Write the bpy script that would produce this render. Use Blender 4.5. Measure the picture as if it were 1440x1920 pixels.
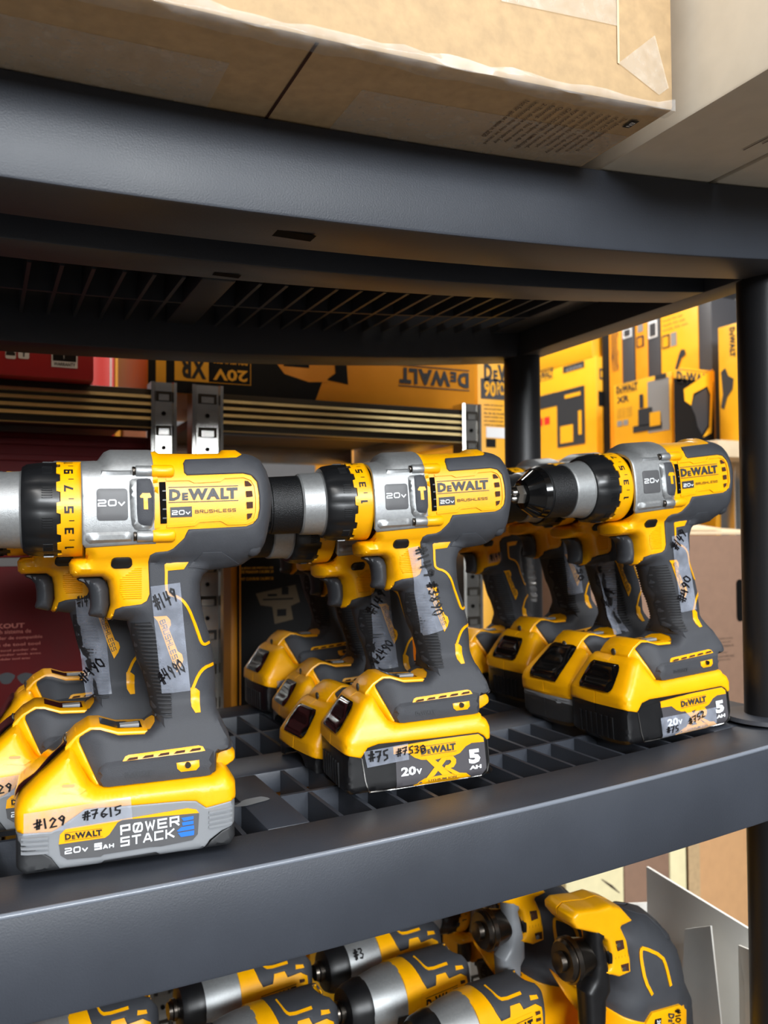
import bpy, bmesh, math, random
import numpy as np
from math import sin, cos, pi, radians, sqrt
from mathutils import Vector, Matrix
from mathutils.geometry import delaunay_2d_cdt

for o in list(bpy.data.objects): bpy.data.objects.remove(o)
scene = bpy.context.scene
COL = scene.collection
random.seed(4)

# ------------------------------------------------------------------ camera
YAW, PITCH, ROLL, FPX = radians(25.1667), radians(1.7688), radians(-.3680), 1609.59
CAM = np.array([0.0, -.4905, .19338])
_fw = np.array([sin(YAW)*cos(PITCH), cos(YAW)*cos(PITCH), sin(PITCH)])
_r = np.array([cos(YAW), -sin(YAW), 0.0]); _u = np.cross(_r, _fw)
RGT = cos(ROLL)*_r + sin(ROLL)*_u; UPV = -sin(ROLL)*_r + cos(ROLL)*_u
cd = bpy.data.cameras.new('camera'); cam = bpy.data.objects.new('camera', cd); COL.objects.link(cam)
cd.sensor_fit = 'HORIZONTAL'; cd.sensor_width = 36.0; cd.lens = FPX/1440*36
cd.clip_start = .02; cd.clip_end = 50
M = Matrix(((RGT[0], UPV[0], -_fw[0], CAM[0]), (RGT[1], UPV[1], -_fw[1], CAM[1]), (RGT[2], UPV[2], -_fw[2], CAM[2]), (0, 0, 0, 1)))
cam.matrix_world = M
scene.camera = cam
cd.dof.use_dof = True; cd.dof.focus_distance = .58; cd.dof.aperture_fstop = 14

# ------------------------------------------------------------------ world and light
w = bpy.data.worlds.new('world'); scene.world = w; w.use_nodes = True
w.node_tree.nodes['Background'].inputs[0].default_value = (.86, .93, 1.0, 1)
w.node_tree.nodes['Background'].inputs[1].default_value = .16
def area(name, loc, size, power, col=(1, .97, .92), target=None):
    l = bpy.data.lights.new(name, 'AREA'); l.shape = 'RECTANGLE'; l.size, l.size_y = size; l.energy = power; l.color = col
    o = bpy.data.objects.new(name, l); COL.objects.link(o); o.location = loc
    if target is not None:
        o.rotation_euler = (Vector(target)-Vector(loc)).to_track_quat('-Z', 'Y').to_euler()
    return o
CEIL = 1.75
area('window_daylight', (.1, -4.15, 1.22), (2.6, .9), 250, (.93, .97, 1), (.1, 0, 1.0))
area('ceiling_tube_light', (-.60, -1.30, CEIL-.06), (.3, 2.4), 48, (1, .98, .95))
area('ceiling_tube_light', (1.15, -1.30, CEIL-.06), (.3, 2.4), 48, (1, .98, .95))
area('ceiling_tube_light', (.95, 1.45, CEIL-.06), (1.6, .3), 62, (1, .97, .92))
vs = scene.view_settings
vs.view_transform = 'Standard'; vs.look = 'None'; vs.gamma = 1; vs.use_curve_mapping = False
vs.exposure = 0.0

# ------------------------------------------------------------------ pixel -> place helpers
def ray(x, y): return _fw + (x-720)/FPX*RGT - (y-960)/FPX*UPV
def onY(x, y, Y): d = ray(x, y); return CAM + d*((Y-CAM[1])/d[1])
def onX(x, y, X): d = ray(x, y); return CAM + d*((X-CAM[0])/d[0])
def onZ(x, y, Z): d = ray(x, y); return CAM + d*((Z-CAM[2])/d[2])
SAGX = -.0458
def zlow(X): return .0735*(X-SAGX)**2
def zupb(X): return .3852 + .0827*(X-SAGX)**2
LIP = .0591; PITCHZ = .4443
def zbot(X): return -PITCHZ + .05*(X-SAGX)**2
class Frame:
    def __init__(s, X, Y, Z, rz, tilt=0.0): s.o = np.array([X, Y, Z]); s.rz = rz; s.t = tilt
    def loc(s, x, y, ly=0.0):
        n = np.array([-sin(s.rz), cos(s.rz), 0]); d = ray(x, y)
        P = CAM + d*(((s.o + n*ly - CAM) @ n)/(d @ n)) - s.o
        a = P[0]*cos(s.rz)+P[1]*sin(s.rz)
        return (a*cos(s.t)+P[2]*sin(s.t), -a*sin(s.t)+P[2]*cos(s.t))
Z1 = lambda x, y: (180+x/4, 830+y/4)
Z2 = lambda x, y: (x/4, 830+y/4)
Z3 = lambda x, y: (100+x/4, 980+y/4)
Z4 = lambda x, y: (120+x/4, 1130+y/4)
Z5 = lambda x, y: (x/3.1304, 1320+y/3.1304)
Z6 = lambda x, y: (620+x/4.5, 1240+y/4.5)
ZM = lambda x, y: (1020+x/5.143, 1660+y/5.143)
def tr(F, Z, pts, ly=0.0): return [F.loc(*Z(*p), ly) for p in pts]

# ------------------------------------------------------------------ materials
def lin(c): return tuple((v/255/12.92 if v/255 <= .04045 else ((v/255+.055)/1.055)**2.4) for v in c)
MAT = {}
def pm(name, rgb, rough=.5, metal=0.0, var=.0, vscale=40, bump=0.0, bscale=400, spec=.5, coat=0.0, alpha=1.0, trans=0.0, stretch=None, emit=None):
    m = bpy.data.materials.new(name); m.use_nodes = True; nt = m.node_tree; b = nt.nodes['Principled BSDF']
    col = lin(rgb)+(1,)
    b.inputs['Base Color'].default_value = col; b.inputs['Roughness'].default_value = rough; b.inputs['Metallic'].default_value = metal
    b.inputs['Specular IOR Level'].default_value = spec; b.inputs['Coat Weight'].default_value = coat
    b.inputs['Alpha'].default_value = alpha; b.inputs['Transmission Weight'].default_value = trans
    tc = nt.nodes.new('ShaderNodeTexCoord'); src = tc.outputs['Object']
    if stretch:
        mp = nt.nodes.new('ShaderNodeMapping'); mp.inputs['Scale'].default_value = stretch; nt.links.new(src, mp.inputs[0]); src = mp.outputs[0]
    if var > 0:
        n = nt.nodes.new('ShaderNodeTexNoise'); n.inputs['Scale'].default_value = vscale; n.inputs['Detail'].default_value = 6; nt.links.new(src, n.inputs['Vector'])
        mx = nt.nodes.new('ShaderNodeMixRGB'); mx.blend_type = 'MIX'
        mx.inputs[1].default_value = tuple(max(0, c*(1-var)) for c in col[:3])+(1,); mx.inputs[2].default_value = tuple(min(1, c*(1+var)) for c in col[:3])+(1,)
        rp = nt.nodes.new('ShaderNodeMapRange'); rp.inputs[1].default_value = .3; rp.inputs[2].default_value = .7
        nt.links.new(n.outputs[0], rp.inputs[0]); nt.links.new(rp.outputs[0], mx.inputs[0]); nt.links.new(mx.outputs[0], b.inputs['Base Color'])
        r2 = nt.nodes.new('ShaderNodeMapRange'); r2.inputs[3].default_value = max(.05, rough-.08); r2.inputs[4].default_value = min(1, rough+.08)
        nt.links.new(n.outputs[0], r2.inputs[0]); nt.links.new(r2.outputs[0], b.inputs['Roughness'])
    if bump > 0:
        n2 = nt.nodes.new('ShaderNodeTexNoise'); n2.inputs['Scale'].default_value = bscale; n2.inputs['Detail'].default_value = 3; nt.links.new(src, n2.inputs['Vector'])
        bp = nt.nodes.new('ShaderNodeBump'); bp.inputs['Strength'].default_value = bump; bp.inputs['Distance'].default_value = .001
        nt.links.new(n2.outputs[0], bp.inputs['Height']); nt.links.new(bp.outputs[0], b.inputs['Normal'])
    if emit:
        b.inputs['Emission Color'].default_value = col; b.inputs['Emission Strength'].default_value = emit
    MAT[name] = m; return m
pm('yellow', (245, 172, 0), .34, var=.04, vscale=60, bump=.06, bscale=1500)
pm('rubber', (58, 60, 65), .60, var=.08, vscale=90, bump=.25, bscale=2500, spec=.4)
pm('rib_rubber', (54, 55, 58), .6, spec=.4)
pm('rib_gap_shade', (34, 34, 36), .65, spec=.3)
pm('trigger_rubber', (52, 54, 58), .5, spec=.4)
pm('silver', (158, 160, 161), .44, metal=.65, var=.07, vscale=500, bump=.15, bscale=2200)
pm('steel', (190, 188, 184), .25, metal=1)
pm('dark_steel', (92, 86, 80), .3, metal=1)
pm('black', (16, 16, 18), .4, var=.1, vscale=80)
pm('gloss_black', (10, 10, 11), .12, coat=.5)
pm('chuck_black', (22, 23, 25), .42, metal=.3, bump=.5, bscale=1400)
pm('collar_black', (20, 21, 23), .3)
pm('slate', (82, 82, 84), .45)
pm('label_grey', (74, 72, 76), .4)
pm('stack_grey', (128, 131, 135), .38, var=.04)
pm('stack_dark', (44, 45, 47), .5)
pm('ink_dark', (48, 50, 54), .5)
pm('ink_black', (10, 10, 12), .5)
pm('ink_brown', (92, 74, 62), .7)
pm('white_ink', (232, 236, 240), .45)
pm('blue', (38, 112, 214), .4)
pm('hole', (8, 7, 6), .8, spec=.1)
pm('hole_brown', (60, 26, 4), .8)
pm('marker', (8, 6, 10), .35)
pm('orange', (226, 128, 14), .4)
pm('edge_highlight', (112, 118, 128), .16)
pm('post_black', (24, 24, 26), .42, bump=.1, bscale=900)
pm('zinc_reflection', (226, 206, 150), .38, metal=.65, var=.08, vscale=40)
pm('shelf_plastic', (48, 52, 60), .46, var=.16, vscale=9, bump=.12, bscale=900, spec=.5)
pm('kraft', (182, 153, 114), .75, var=.10, vscale=120, bump=.15, bscale=300)
pm('kraft_brown', (134, 104, 85), .75, var=.06, vscale=60, bump=.12, bscale=300)
pm('kraft_light', (206, 184, 152), .75, var=.05, vscale=60)
pm('pale_card', (218, 208, 190), .7, var=.04, vscale=50)
pm('cream_card', (226, 214, 170), .7, var=.04, vscale=50)
pm('tan_card', (190, 145, 100), .75, var=.05, vscale=50)
pm('white_board', (240, 238, 232), .6, var=.03, vscale=30)
pm('scuff', (120, 122, 124), .6)
pm('red', (176, 26, 26), .4, var=.05)
pm('shaded_red', (92, 10, 13), .6, var=.06, spec=.25)  # shade inside the left rack is put into this red
pm('bright_red', (220, 48, 40), .4)
pm('dull_red_text', (196, 110, 96), .6)
pm('grey_panel', (140, 140, 140), .5)
pm('box_yellow', (238, 172, 26), .45, var=.03)
pm('box_orange', (226, 146, 20), .45, var=.03)
pm('box_black', (15, 15, 16), .6, spec=.2)
pm('box_grey', (62, 62, 66), .5)
pm('zinc', (205, 202, 196), .24, metal=1, var=.05, vscale=20)
pm('zinc_groove', (54, 50, 44), .45, metal=.8)
pm('board_brown', (92, 78, 54), .65, var=.12, vscale=30)
pm('wood', (156, 100, 66), .6, var=.2, vscale=20, stretch=(1, 1, .15))
pm('paint_grey', (112, 112, 114), .8, var=.03)
pm('floor_grey', (78, 73, 68), .6, var=.06)
pm('ceiling_white', (150, 150, 150), .8)
pm('lens_clear', (96, 92, 84), .12, metal=.7)
pm('pane', (225, 235, 245), .1, emit=1.5)
pm('green_tab', (96, 190, 40), .4)
def film(name, rgb, amount, rough=.15):
    m = bpy.data.materials.new(name); m.use_nodes = True; nt = m.node_tree; b = nt.nodes['Principled BSDF']
    b.inputs['Base Color'].default_value = lin(rgb)+(1,); b.inputs['Roughness'].default_value = rough
    tc = nt.nodes.new('ShaderNodeTexCoord'); n = nt.nodes.new('ShaderNodeTexNoise'); n.inputs['Scale'].default_value = 120; n.inputs['Detail'].default_value = 4
    nt.links.new(tc.outputs['Object'], n.inputs['Vector'])
    mr = nt.nodes.new('ShaderNodeMapRange'); mr.inputs[1].default_value = .3; mr.inputs[2].default_value = .7
    mr.inputs[3].default_value = amount*.7; mr.inputs[4].default_value = amount*1.3
    nt.links.new(n.outputs[0], mr.inputs[0]); nt.links.new(mr.outputs[0], b.inputs['Alpha'])
    bp = nt.nodes.new('ShaderNodeBump'); bp.inputs['Strength'].default_value = .2; bp.inputs['Distance'].default_value = .001
    nt.links.new(n.outputs[0], bp.inputs['Height']); nt.links.new(bp.outputs[0], b.inputs['Normal'])
    MAT[name] = m
film('tape', (196, 204, 222), .30)
film('box_tape', (222, 214, 200), .34, .12)
film('wrap', (226, 228, 230), .20, .06)

# ------------------------------------------------------------------ object helpers
def mesh_of(V, F, smooth=True, angle=35):
    me = bpy.data.meshes.new('mesh'); me.from_pydata([tuple(map(float, v)) for v in V], [], [list(map(int, f)) for f in F]); me.update()
    bm = bmesh.new(); bm.from_mesh(me); bmesh.ops.recalc_face_normals(bm, faces=bm.faces) if smooth == 'recalc' else None
    if smooth:
        for f in bm.faces: f.smooth = True
        ca = radians(angle)
        for e in bm.edges:
            if len(e.link_faces) == 2:
                try: e.smooth = e.calc_face_angle() < ca
                except ValueError: pass
    bm.to_mesh(me); bm.free(); return me
def ob(name, me, mat, parent=None, loc=(0, 0, 0), rot=(0, 0, 0), label=None):
    me.name = name
    if not me.materials: me.materials.append(MAT[mat])
    o = bpy.data.objects.new(name, me); COL.objects.link(o); o.location = loc; o.rotation_euler = rot
    if parent: o.parent = parent
    if label: o['label'] = label
    return o
def thing(name, label, cat, loc=(0, 0, 0), rot=(0, 0, 0), group=None):
    o = bpy.data.objects.new(name, None); COL.objects.link(o); o.location = loc; o.rotation_euler = rot; o.empty_display_size = .02
    o['label'] = label; o['category'] = cat
    if group: o['group'] = group
    return o
def tag(o, label, cat, group=None):
    o['label'] = label; o['category'] = cat
    if group: o['group'] = group
    return o
def struct(o): o['kind'] = 'structure'; return o
def boxvf(x0, x1, y0, y1, z0, z1):
    V = [(x0, y0, z0), (x1, y0, z0), (x1, y1, z0), (x0, y1, z0), (x0, y0, z1), (x1, y0, z1), (x1, y1, z1), (x0, y1, z1)]
    return V, [(0, 3, 2, 1), (4, 5, 6, 7), (0, 1, 5, 4), (1, 2, 6, 5), (2, 3, 7, 6), (3, 0, 4, 7)]
def join(parts):
    V, F = [], []
    for v, f in parts:
        n = len(V); V += list(v); F += [tuple(i+n for i in q) for q in f]
    return V, F
def bev(V, F, wdt, seg=2, angle=35):
    bm = bmesh.new(); vs_ = [bm.verts.new(v) for v in V]
    for f in F:
        try: bm.faces.new([vs_[i] for i in f])
        except ValueError: pass
    bmesh.ops.recalc_face_normals(bm, faces=bm.faces)
    ed = [e for e in bm.edges if len(e.link_faces) == 2 and e.calc_face_angle() > radians(28)]
    bmesh.ops.bevel(bm, geom=ed, offset=wdt, segments=seg, affect='EDGES', clamp_overlap=True, profile=.5)
    for f in bm.faces: f.smooth = True
    for e in bm.edges:
        if len(e.link_faces) == 2: e.smooth = e.calc_face_angle() < radians(angle)
    me = bpy.data.meshes.new('mesh'); bm.to_mesh(me); bm.free(); return me
def bbox(name, x0, x1, y0, y1, z0, z1, mat, parent=None, b=.001, **k):
    return ob(name, bev(*boxvf(x0, x1, y0, y1, z0, z1), b), mat, parent, **k)
def lathe(prof, n=40, teeth=None):
    """profile (x, r) revolved about the local x axis; teeth(k, i, r) may change the radius"""
    V, F = [], []
    for k, (x, r) in enumerate(prof):
        for i in range(n):
            a = 2*pi*i/n; rr = teeth(k, i, r) if teeth else r
            V.append((x, rr*cos(a), rr*sin(a)))
    for k in range(len(prof)-1):
        for i in range(n):
            j = (i+1) % n; F.append((k*n+i, k*n+j, (k+1)*n+j, (k+1)*n+i))
    F.append(tuple(range(n))); F.append(tuple(range(len(prof)*n-1, (len(prof)-1)*n-1, -1)))
    return V, F
def lathe_me(prof, n=40, teeth=None, angle=30): return mesh_of(*lathe(prof, n, teeth), smooth='recalc', angle=angle)
def cyl_y(x, z, r, y0, y1, n=20):
    V = [(x+r*cos(2*pi*i/n), y, z+r*sin(2*pi*i/n)) for y in (y0, y1) for i in range(n)]
    F = [(i, (i+1) % n, n+(i+1) % n, n+i) for i in range(n)]+[tuple(range(n-1, -1, -1)), tuple(range(n, 2*n))]
    return V, F
def prism(poly, y0, y1):
    n = len(poly); V = [(p[0], y, p[1]) for y in (y0, y1) for p in poly]
    return V, [(i, (i+1) % n, n+(i+1) % n, n+i) for i in range(n)]+[tuple(range(n-1, -1, -1)), tuple(range(n, 2*n))]

# ------------------------------------------------------------------ outline tools
def chaikin(p, n=1):
    for _ in range(n):
        q = []
        for i in range(len(p)):
            a, b = p[i], p[(i+1) % len(p)]
            q += [(a[0]*.8+b[0]*.2, a[1]*.8+b[1]*.2), (a[0]*.2+b[0]*.8, a[1]*.2+b[1]*.8)]
        p = q
    return p
def rrect(x0, x1, z0, z1, r, n=4):
    P = []
    for cx, cz, a0 in ((x1-r, z1-r, 0), (x0+r, z1-r, 90), (x0+r, z0+r, 180), (x1-r, z0+r, 270)):
        for k in range(n+1):
            a = radians(a0+90*k/n); P.append((cx+r*cos(a), cz+r*sin(a)))
    return P
def pdist(P, poly, mask=None):
    P = np.asarray(P, float); A = np.asarray(poly, float); B = np.roll(A, -1, 0)
    if mask is not None: A, B = A[mask], B[mask]
    if len(A) == 0: return np.full(len(P), 9.0)
    d = B-A; L = (d**2).sum(1)+1e-18
    t = np.clip(((P[:, None, :]-A)*d).sum(2)/L, 0, 1)
    q = A+t[:, :, None]*d
    return np.sqrt(((P[:, None, :]-q)**2).sum(2)).min(1)
def inside(P, poly):
    P = np.asarray(P, float); A = np.asarray(poly, float); B = np.roll(A, -1, 0)
    x, z = P[:, 0:1], P[:, 1:2]
    c = ((A[:, 1] > z) != (B[:, 1] > z)) & (x < (B[:, 0]-A[:, 0])*(z-A[:, 1])/(B[:, 1]-A[:, 1]+1e-30)+A[:, 0])
    return c.sum(1) % 2 == 1
def resample(poly, s):
    out = []
    for i in range(len(poly)):
        a, b = np.array(poly[i]), np.array(poly[(i+1) % len(poly)]); n = max(1, int(math.ceil(np.linalg.norm(b-a)/s)))
        for k in range(n): out.append(tuple(a+(b-a)*k/n))
    return out
def tile(outline, H, lift=0.0, edge=.0014, sp=.0032, both=True, skirt=.0016, rings=(), r0=.35):
    """a patch of a two-sided body: outline in the x-z plane, half-thickness H(points); raised along the surface normal by lift"""
    B = resample(outline, sp*.8); nb = len(B); Bn = np.array(B)
    lo, hi = Bn.min(0), Bn.max(0)
    g = [(x+(sp/2 if k % 2 else 0), z) for k, z in enumerate(np.arange(lo[1], hi[1], sp*.87)) for x in np.arange(lo[0], hi[0]+sp, sp)]
    g = np.array(g) if len(g) else np.zeros((0, 2))
    if len(g): g = g[inside(g, B)]
    if len(g): g = g[pdist(g, B) > sp*.45]
    ext = []
    A = Bn; nx = np.roll(Bn, -1, 0)-np.roll(Bn, 1, 0); nl = np.linalg.norm(nx, axis=1, keepdims=True)+1e-12; nrm = np.stack([-nx[:, 1], nx[:, 0]], 1)/nl
    area2 = (Bn[:, 0]*np.roll(Bn[:, 1], -1)-np.roll(Bn[:, 0], -1)*Bn[:, 1]).sum()
    if area2 < 0: nrm = -nrm
    for d in rings:
        q = A+nrm*d; k = inside(q, B); k[k] &= np.abs(pdist(q[k], B)-d) < d*.12; ext.append(q[k])
    if ext:
        E_ = np.concatenate(ext)
        if len(g) and len(E_):
            D = np.sqrt(((g[:, None, :]-E_[None])**2).sum(2)).min(1); g = g[D > sp*.35]
        g = np.concatenate([g, E_]) if len(g) else E_
    pts = [Vector(p) for p in B]+[Vector(p) for p in g]
    cv, ce, cf, *_ = delaunay_2d_cdt(pts, [], [list(range(nb))], 1, 1e-7)
    P = np.array([(v.x, v.y) for v in cv]); T = np.array([f for f in cf if len(f) == 3])
    ar = (P[T[:, 1], 0]-P[T[:, 0], 0])*(P[T[:, 2], 1]-P[T[:, 0], 1])-(P[T[:, 2], 0]-P[T[:, 0], 0])*(P[T[:, 1], 1]-P[T[:, 0], 1])
    T[ar < 0] = T[ar < 0][:, ::-1]
    h = H(P); n = len(P)
    cnt = {}
    for t in T:
        for a, b in ((t[0], t[1]), (t[1], t[2]), (t[2], t[0])):
            cnt.setdefault((min(a, b), max(a, b)), []).append((a, b))
    bed = [v[0] for v in cnt.values() if len(v) == 1]
    bset = set(i for e in bed for i in e)
    weld = np.array([i in bset and h[i] < 3.5e-4 for i in range(n)]) if both else np.zeros(n, bool)
    V = np.zeros((2*n, 3)); V[:n, 0] = P[:, 0]; V[:n, 2] = P[:, 1]; V[:n, 1] = -h; V[n:] = V[:n]; V[n:, 1] = h
    V[:n][weld, 1] = 0; V[n:][weld, 1] = 0
    m2 = lambda i: i if weld[i] else i+n
    F = [tuple(t) for t in T]                       # seen from -y
    if both: F += [tuple(m2(i) for i in t[::-1]) for t in T]
    N = np.zeros_like(V)
    Fa = np.array(F); fn = np.cross(V[Fa[:, 1]]-V[Fa[:, 0]], V[Fa[:, 2]]-V[Fa[:, 0]])
    for k in range(3): np.add.at(N, Fa[:, k], fn)
    N /= np.linalg.norm(N, axis=1, keepdims=True)+1e-15
    V0 = V.copy()
    if lift:
        ends = np.array([e for e in bed if not (weld[e[0]] and weld[e[1]])])
        if len(ends):
            A_, B_ = P[ends[:, 0]], P[ends[:, 1]]; d = B_-A_; L = (d**2).sum(1)+1e-18
            t = np.clip(((P[:, None, :]-A_)*d).sum(2)/L, 0, 1); dd = np.sqrt(((P[:, None, :]-(A_+t[:, :, None]*d))**2).sum(2)).min(1)
        else: dd = np.full(n, 9.0)
        u = np.clip(dd/edge, 0, 1); rp = r0+(1-r0)*np.sqrt(np.clip(1-(1-u)**2, 0, 1)); rp = np.where(weld, 1, rp)
        V = V+N*(lift*np.concatenate([rp, rp]))[:, None]
    extra, idx = [], {}
    def sk(i):
        if i not in idx:
            idx[i] = 2*n+len(extra); extra.append(V0[i]-N[i]*skirt)
        return idx[i]
    for a, b in bed:
        if weld[a] and weld[b]: continue
        F.append((b, a, sk(a), sk(b)))
        if both: F.append((m2(a), m2(b), sk(m2(b)), sk(m2(a))))
    V = np.vstack([V]+([np.array(extra)] if extra else []))
    used = sorted(set(i for f in F for i in f)); mp = {u_: k for k, u_ in enumerate(used)}
    return mesh_of(V[used], [[mp[i] for i in f if True] for f in F], True, 38)
def inflate(outline, T, W, p=2.5, sp=.0035, lift=0.0):
    dense = outline
    def H(P):
        Tv = T(P) if callable(T) else T
        u = np.clip(pdist(P, dense)/W, 0, 1)
        return Tv*np.clip(1-(1-u)**p, 0, 1)**(1/p)
    return tile(outline, H, lift, sp=sp, rings=[W*f for f in (.03, .1, .22, .4, .65)])

# ------------------------------------------------------------------ lettering
_tc = {}
def text2d(s, bold=0.0):
    k = (s, bold)
    if k not in _tc:
        c = bpy.data.curves.new('lettering', 'FONT'); c.body = s; c.size = 1; c.offset = bold; c.resolution_u = 2; c.fill_mode = 'FRONT'
        o = bpy.data.objects.new('lettering', c); COL.objects.link(o)
        dg = bpy.context.evaluated_depsgraph_get(); me = o.evaluated_get(dg).to_mesh()
        V = np.array([(v.co.x, v.co.y) for v in me.vertices]); F = [tuple(p.vertices) for p in me.polygons]
        o.evaluated_get(dg).to_mesh_clear(); bpy.data.objects.remove(o); bpy.data.curves.remove(c)
        lo, hi = V.min(0), V.max(0); asp = (hi[0]-lo[0])/(hi[1]-lo[1]); V = (V-lo)/(hi-lo)
        _tc[k] = (V, F, asp)
    return _tc[k]
OV = [(.15, 0), (.85, 0), (1, .2), (1, .8), (.85, 1), (.15, 1), (0, .8), (0, .2), (.15, 0)]
SQ = {'0': [OV], '1': [[(.3, 1), (.6, 1), (.6, 0)]], '2': [[(0, 1), (.85, 1), (1, .85), (1, .6), (.88, .5), (.12, .5), (0, .4), (0, 0), (1, 0)]],
 '3': [[(0, 1), (1, 1), (1, 0), (0, 0)], [(.2, .5), (1, .5)]], '4': [[(0, 1), (0, .45), (1, .45)], [(.75, 1), (.75, 0)]], '5': [[(1, 1), (0, 1), (0, .55), (1, .55), (1, 0), (0, 0)]],
 '7': [[(0, 1), (1, 1), (.4, 0)]], '9': [[(1, .48), (0, .48), (0, 1), (1, 1), (1, 0), (0, 0)]], 'V': [[(0, 1), (.5, 0), (1, 1)]],
 'B': [[(0, 0), (0, 1), (.9, 1), (.9, .53), (0, .53)], [(.9, .53), (1, .5), (1, 0), (0, 0)]], 'R': [[(0, 0), (0, 1), (1, 1), (1, .45), (0, .45)], [(.55, .45), (1, 0)]],
 'U': [[(0, 1), (0, 0), (1, 0), (1, 1)]], 'S': [[(1, 1), (0, 1), (0, .52), (1, .52), (1, 0), (0, 0)]], 'H': [[(0, 0), (0, 1)], [(1, 0), (1, 1)], [(0, .5), (1, .5)]],
 'L': [[(0, 1), (0, 0), (1, 0)]], 'E': [[(1, 1), (0, 1), (0, 0), (1, 0)], [(0, .5), (.9, .5)]], 'P': [[(0, 0), (0, 1), (1, 1), (1, .42), (0, .42)]],
 'O': [OV, [(.66, .85), (.34, .15)]], 'W': [[(0, 1), (.22, 0), (.5, .8), (.78, 0), (1, 1)]], 'T': [[(0, 1), (1, 1)], [(.5, 1), (.5, 0)]],
 'A': [[(0, 0), (.42, 1), (.58, 1), (1, 0)], [(.2, .28), (.8, .28)]], 'C': [[(1, 1), (0, 1), (0, 0), (1, 0)]], 'K': [[(0, 0), (0, 1)], [(1, 1), (.3, .5), (0, .5)], [(.3, .5), (1, 0)]], ' ': []}
HW = {'#': [[(.32, 0), (.45, 1)], [(.62, 0), (.78, 1)], [(0, .33), (1, .42)], [(.05, .66), (1, .74)]], '0': [[(.5, 1), (.1, .75), (.1, .25), (.5, 0), (.85, .3), (.85, .75), (.5, 1)]],
 '1': [[(.45, 1), (.55, 0)]], '2': [[(.1, .8), (.5, 1), (.85, .75), (.5, .35), (.1, .02), (.95, .05)]], '3': [[(.1, .95), (.7, 1), (.75, .75), (.4, .55), (.85, .35), (.6, 0), (.1, .08)]],
 '4': [[(.2, 1), (.1, .45), (.9, .5)], [(.72, .95), (.65, 0)]], '5': [[(.9, 1), (.25, .95), (.2, .55), (.75, .5), (.8, .15), (.15, 0)]], '6': [[(.75, 1), (.25, .6), (.15, .2), (.5, 0), (.85, .25), (.5, .45), (.2, .3)]],
 '7': [[(.05, .95), (.9, 1), (.4, 0)], [(.25, .5), (.8, .55)]], '8': [[(.5, .5), (.15, .75), (.5, 1), (.85, .75), (.5, .5), (.15, .25), (.5, 0), (.85, .25), (.5, .5)]],
 '9': [[(.85, .7), (.5, .5), (.15, .75), (.5, 1), (.85, .8), (.75, .4), (.5, 0)]], ' ': []}
def ribbon(lines, t):
    V, F = [], []
    for L in lines:
        L = [np.array(p, float) for p in L]; closed = np.allclose(L[0], L[-1]) and len(L) > 2
        if closed: L = L[:-1]
        n = len(L); base = len(V)
        for i in range(n):
            a = L[i-1] if (i > 0 or closed) else None; b = L[(i+1) % n] if (i < n-1 or closed) else None
            d1 = (L[i]-a)/(np.linalg.norm(L[i]-a)+1e-9) if a is not None else None; d2 = (b-L[i])/(np.linalg.norm(b-L[i])+1e-9) if b is not None else None
            if d1 is None: d1 = d2
            if d2 is None: d2 = d1
            n1, n2 = np.array([-d1[1], d1[0]]), np.array([-d2[1], d2[0]]); m = n1+n2; m = m/(np.linalg.norm(m)+1e-9)
            k = t/2/max(.45, m @ n1); c = L[i]
            if a is None: c = c-d2*t*.45
            if b is None: c = c+d1*t*.45
            V += [c+m*k, c-m*k]
        for i in range(n if closed else n-1):
            j = (i+1) % n; F.append((base+2*i, base+2*i+1, base+2*j+1, base+2*j))
    return np.array(V), F
def stroke2d(s, font=SQ, lw=1.0, gap=.35, t=.2, jit=0.0, inset=True, smallv=False):
    parts = []; x = 0; rnd = random.Random(s)
    for ch in s:
        wd, hh, y0 = lw, 1.0, 0.0
        if smallv and ch == 'V': wd, hh = lw*.8, .62
        if ch in '1' and font is HW: wd = lw*.5
        if ch == ' ': x += lw*.7; continue
        q = t/2 if inset else 0
        J = lambda: rnd.uniform(-jit, jit)
        dy = J()*1.2
        L = [[(x+q+a*(wd-2*q)+J(), y0+dy+q+b*(hh-2*q)+J()) for a, b in ln] for ln in font[ch]]
        if font is SQ and ch == '0': pass
        parts.append(ribbon(L, t))
        x += wd+gap
    V, F = [], []
    for v, f in parts:
        n = len(V); V += list(v); F += [tuple(i+n for i in q) for q in f]
    V = np.array(V); tot = x-gap; V[:, 0] /= tot
    return V, F, tot
def logo2d(lines=True):
    """heavy capital word mark with a small raised E, between two thin rules"""
    V, F = [], []
    for ch, x0, x1, hh, b in (('D', 0, .165, 1, .05), ('E', .185, .272, .66, .05), ('W', .272, .56, 1, .05), ('A', .535, .735, 1, .05), ('L', .745, .865, 1, .05), ('T', .835, 1.0, 1, .05)):
        v, f, a = text2d(ch, b); n = len(V)
        V += [(x0+p[0]*(x1-x0), p[1]*hh) for p in v]; F += [tuple(i+n for i in q) for q in f]
    if lines:
        for z0, z1 in ((-.19, -.13), (1.13, 1.19)):
            n = len(V); V += [(-.01, z0), (1.01, z0), (1.01, z1), (-.01, z1)]; F.append((n, n+1, n+2, n+3))
    return np.array(V), F, 4.6
def affine(V, BL, BR, TL):
    BL, BR, TL = np.array(BL), np.array(BR), np.array(TL)
    return BL+V[:, :1]*(BR-BL)+V[:, 1:2]*(TL-BL)
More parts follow.
